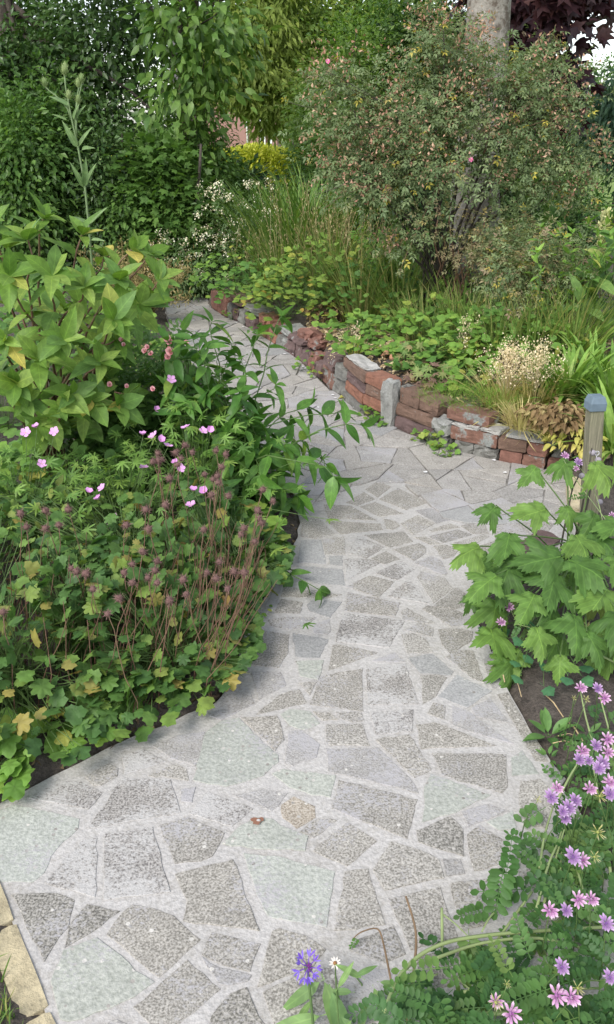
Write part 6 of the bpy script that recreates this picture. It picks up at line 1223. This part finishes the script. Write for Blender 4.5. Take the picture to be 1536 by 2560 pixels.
tree('dark_broadleaf_tree', 'dark broadleaf tree filling the left background behind the teasel', (-3.0, 9.6, .0), .15, 3.0, [(P(250,150,9.3), (.75, .8, .75)), (P(150,330,9.2), (.6, .6, .5)), (P(330,330,9.2), (.6, .6, .45)), (P(330,40,9.5), (.9, .9, .6)), ((-2.6, 9.8, 4.0), (1.8, 1.4, 1.0)), (P(240,470,9), (.5, .5, .35))], OV, .085, LM_DK, 440, 34, .17, M_DBARK, 22)
tree('mid_green_tree', 'mid green tree at the far left with a small gap of sky', (-4.3, 10.4, .0), .14, 3.0, [(P(60,80,10.2), (.75, .8, .7)), (P(20,250,10), (.6, .7, .6)), (P(130,30,10.4), (.5, .8, .45)), ((-4.4, 10.6, 4.2), (1.8, 1.5, 1.1)), (P(-60,330,10), (.6, .6, .9))], OV, .09, LM_MD, 330, 32, .19, M_DBARK, 18)
tree('cherry_tree', 'slender tree with larger light green drooping leaves left of the feathery conifer', (-1.15, 8.75, .03), .045, 2.7, [(P(440,60,8.3), (.42, .5, .3)), (P(520,120,8.2), (.40, .45, .35)), (P(560,60,8.4), (.34, .4, .3)), (P(450,230,8.4), (.28, .4, .3)), (P(470,330,8.4), (.18, .3, .3)), ((-1.6, 8.6, 3.2), (1.0, .9, .6))], ovate(.45, 4, .1, .3, .42, .1), .115, LM_CH, 130, 17, .15, M_DBARK, 16, droop=.5)
tree('feathery_conifer', 'feathery yellow green conifer standing behind the slender tree', (-1.7, 14.5, -.05), .16, 4.2, [(P(640,150,14), (.62, .7, .75)), (P(680,60,14.2), (.70, .8, .8)), (P(640,215,13.8), (.4, .6, .3)), (P(700,240,14), (.42, .6, .5)), ((-1.2, 14.3, 4.6), (1.1, 1.0, 1.3)), (P(560,150,14), (.5, .6, .7))], DIAN, .13, LM_CY, 420, 55, .15, M_DBARK, 10, droop=.9, up=.3)
tree('spreading_tree', 'olive green tree spreading its branches along the top middle of the view', (1.1, 15.5, -.05), .18, 4.4, [(P(800,60,15), (1.0, 1, .6)), (P(950,40,15), (1.1, 1, .6)), (P(760,150,15), (.5, .8, .5)), ((.8, 15.3, 4.9), (2.4, 1.6, 1.1)), (P(880,140,15), (.8, .8, .5)), (P(1080,60,15), (.8, .9, .6))], DIA, .10, LM_OAK, 420, 40, .22, M_DBARK, 18, droop=.5)
tree('back_hedge_tree', 'dark tree behind the conifer closing the gap above the house', (-.2, 24, -.05), .22, 3.4, [((-.2, 24, 4.6), (2.6, 1.5, 1.9)), ((2.4, 23, 2.6), (1.4, 1.2, 2.0)), (P(760,250,23), (.8, .8, .7)), (P(620,215,24), (1.2, .8, .5))], OV, .17, LM_MD, 330, 36, .34, M_DBARK, 10)
for k, (px, py, yy, R, mt, T, lf, lab) in enumerate([(60,400,7.8,(.45,.4,.55),LM_MD,OV,.07,'leafy shrub at the left edge behind the large leaved shrub'), (130,330,8.3,(.32,.35,.6),LM_MD,OV,.06,'upright bushy green shrub left of the teasel'), (30,230,8.8,(.5,.4,.6),LM_DK,OV,.08,'dark shrub at the far left below the mid green tree'), (260,420,8.0,(.42,.35,.45),LM_DK,OV,.055,'small leaved dark shrub right of the teasel'),
      (400,450,7.9,(.32,.3,.38),LM_MD,SIMPLE,.06,'currant like bush with lobed light green leaves'), (455,520,7.8,(.26,.3,.25),LM_MD,SIMPLE,.055,'lower currant like bush with broad lobed leaves'), (330,520,7.9,(.32,.3,.25),LM_MD,OV,.06,'low leafy shrub behind the feathery brown plants'), (520,470,8.6,(.30,.3,.45),LM_MD,OV,.06,'bushy green shrub round the thin grey sapling'), (505,300,8.7,(.22,.25,.6),LM_LT,DIAN,.06,'narrow light green sapling with tiny leaves'),
      (570,510,9.5,(.30,.3,.38),LM_LT,OV,.075,'light green shrub left of the yellow hedge'), (610,490,9.9,(.24,.3,.24),LM_DK,OV,.09,'dark glossy shrub below the yellow hedge'), (835,310,11.5,(.42,.5,.6),LM_LT,OV,.07,'bright green shrub right of the house'), (870,240,11,(.5,.5,.8),LM_LT,OV,.07,'bright green shrub behind the left side of the rose'), (870,400,9.8,(.5,.4,.6),LM_MD,OV,.065,'green shrub behind the tall grass'), (800,430,11,(.35,.4,.25),LM_MD,OV,.06,'low green shrub below the house window'),
      (960,180,12,(.8,.6,.9),LM_MD,OV,.08,'green shrub behind the top of the rose'), (1120,250,11.5,(.9,.6,1.2),LM_DK,OV,.085,'dark shrub behind the mottled trunk'), (1290,360,11.0,(.3,.4,.5),LM_DK,OV,.08,'dark shrub below the copper tree'), (1250,480,8.6,(.5,.4,.6),LM_DK,OV,.07,'dark shrub behind the tall weed and the trunk'), (1000,520,7.7,(.6,.4,.5),LM_DK,OV,.06,'dark shrub under the left side of the rose')]):
    c = P(px, py, yy); b = np.array([c[0], yy, .0]); low = (np.array([c[0], yy, max(.25, c[2]*.5)]), (R[0]*.9, R[1], max(.25, c[2]*.5)))
    bush('background_shrub', lab, b, [(c, R)] + ([low] if k not in (11, 20) else []), T, lf, mt, int(150*(R[0]*R[2]/.2)**.6)+40, 34, .10 if yy < 10 else .14, stems=7, sr=(.014, .004), group='shrubs in the background')
sap = thing('sapling', 'thin grey sapling trunk standing in front of the left shrubs', 'tree', P(490,640,7.7)*[1,1,0]+[0,0,.02]); stem_obj(sap, np.array([sap.location, P(492,520,7.7), P(500,420,7.7), P(503,360,7.75)]), .02, .010, M_DBARK, 'trunk', 8)
ac = Acc(); hb = np.array([-2.6, 17, 0]); hg = thing('yellow_hedge', 'clipped golden yellow hedge in front of the brick house', 'hedge', hb); n = 26000; V = np.column_stack([rng.uniform(-3.6, .2, n), rng.uniform(16.4, 17.6, n), rng.random(n)**.5*1.0]); V[:, 2] += .05*np.sin(V[:, 0]*5)
cloud(ac, DIA, V, rng.normal(0, 1, (n, 3))+[0, 0, .5], rng.normal(0, .6, (n, 3))+[0, -.3, 1], rng.uniform(.05, .085, n)); link('foliage', ac.mesh('foliage', leafmat('golden_leaf', [(0, (.30, .34, .04)), (.6, (.42, .43, .06)), (1, (.52, .50, .10))], .5, .35)), hg)
for k, x in enumerate([-3.2, -1.6, -.2]): stem_obj(hg, np.array([[x, 17, -.05], [x+.05, 17, .4], [x, 17, .85]]), .03, .015, M_DBARK, 'trunk')
for x, y, s, lab in [(-16, 62, 1, 'distant tree on the left beyond the house'), (-7, 66, 1.15, 'distant tree rising behind the house roof'), (3, 64, 1.05, 'distant tree right of the house'), (12, 60, .95, 'distant tree beyond the lawn'), (25, 75, .8, 'distant tree at the right end of the lawn'), (29, 58, .9, 'distant tree past the right edge'), (9, 44, .6, 'smaller distant tree on the lawn')]:
    tree('distant_tree', lab, (x, y, -.07), .3*s, 4*s, [((x, y, 4.8*s), (4.2*s, 3*s, 3.4*s)), ((x+2*s, y, 2.6*s), (3.4*s, 2*s, 2.4*s)), ((x-3*s, y, 2.4*s), (3*s, 2*s, 2.2*s))], OV, .36, LM_MD, 170, 28, .6*s, M_DBARK, 8)
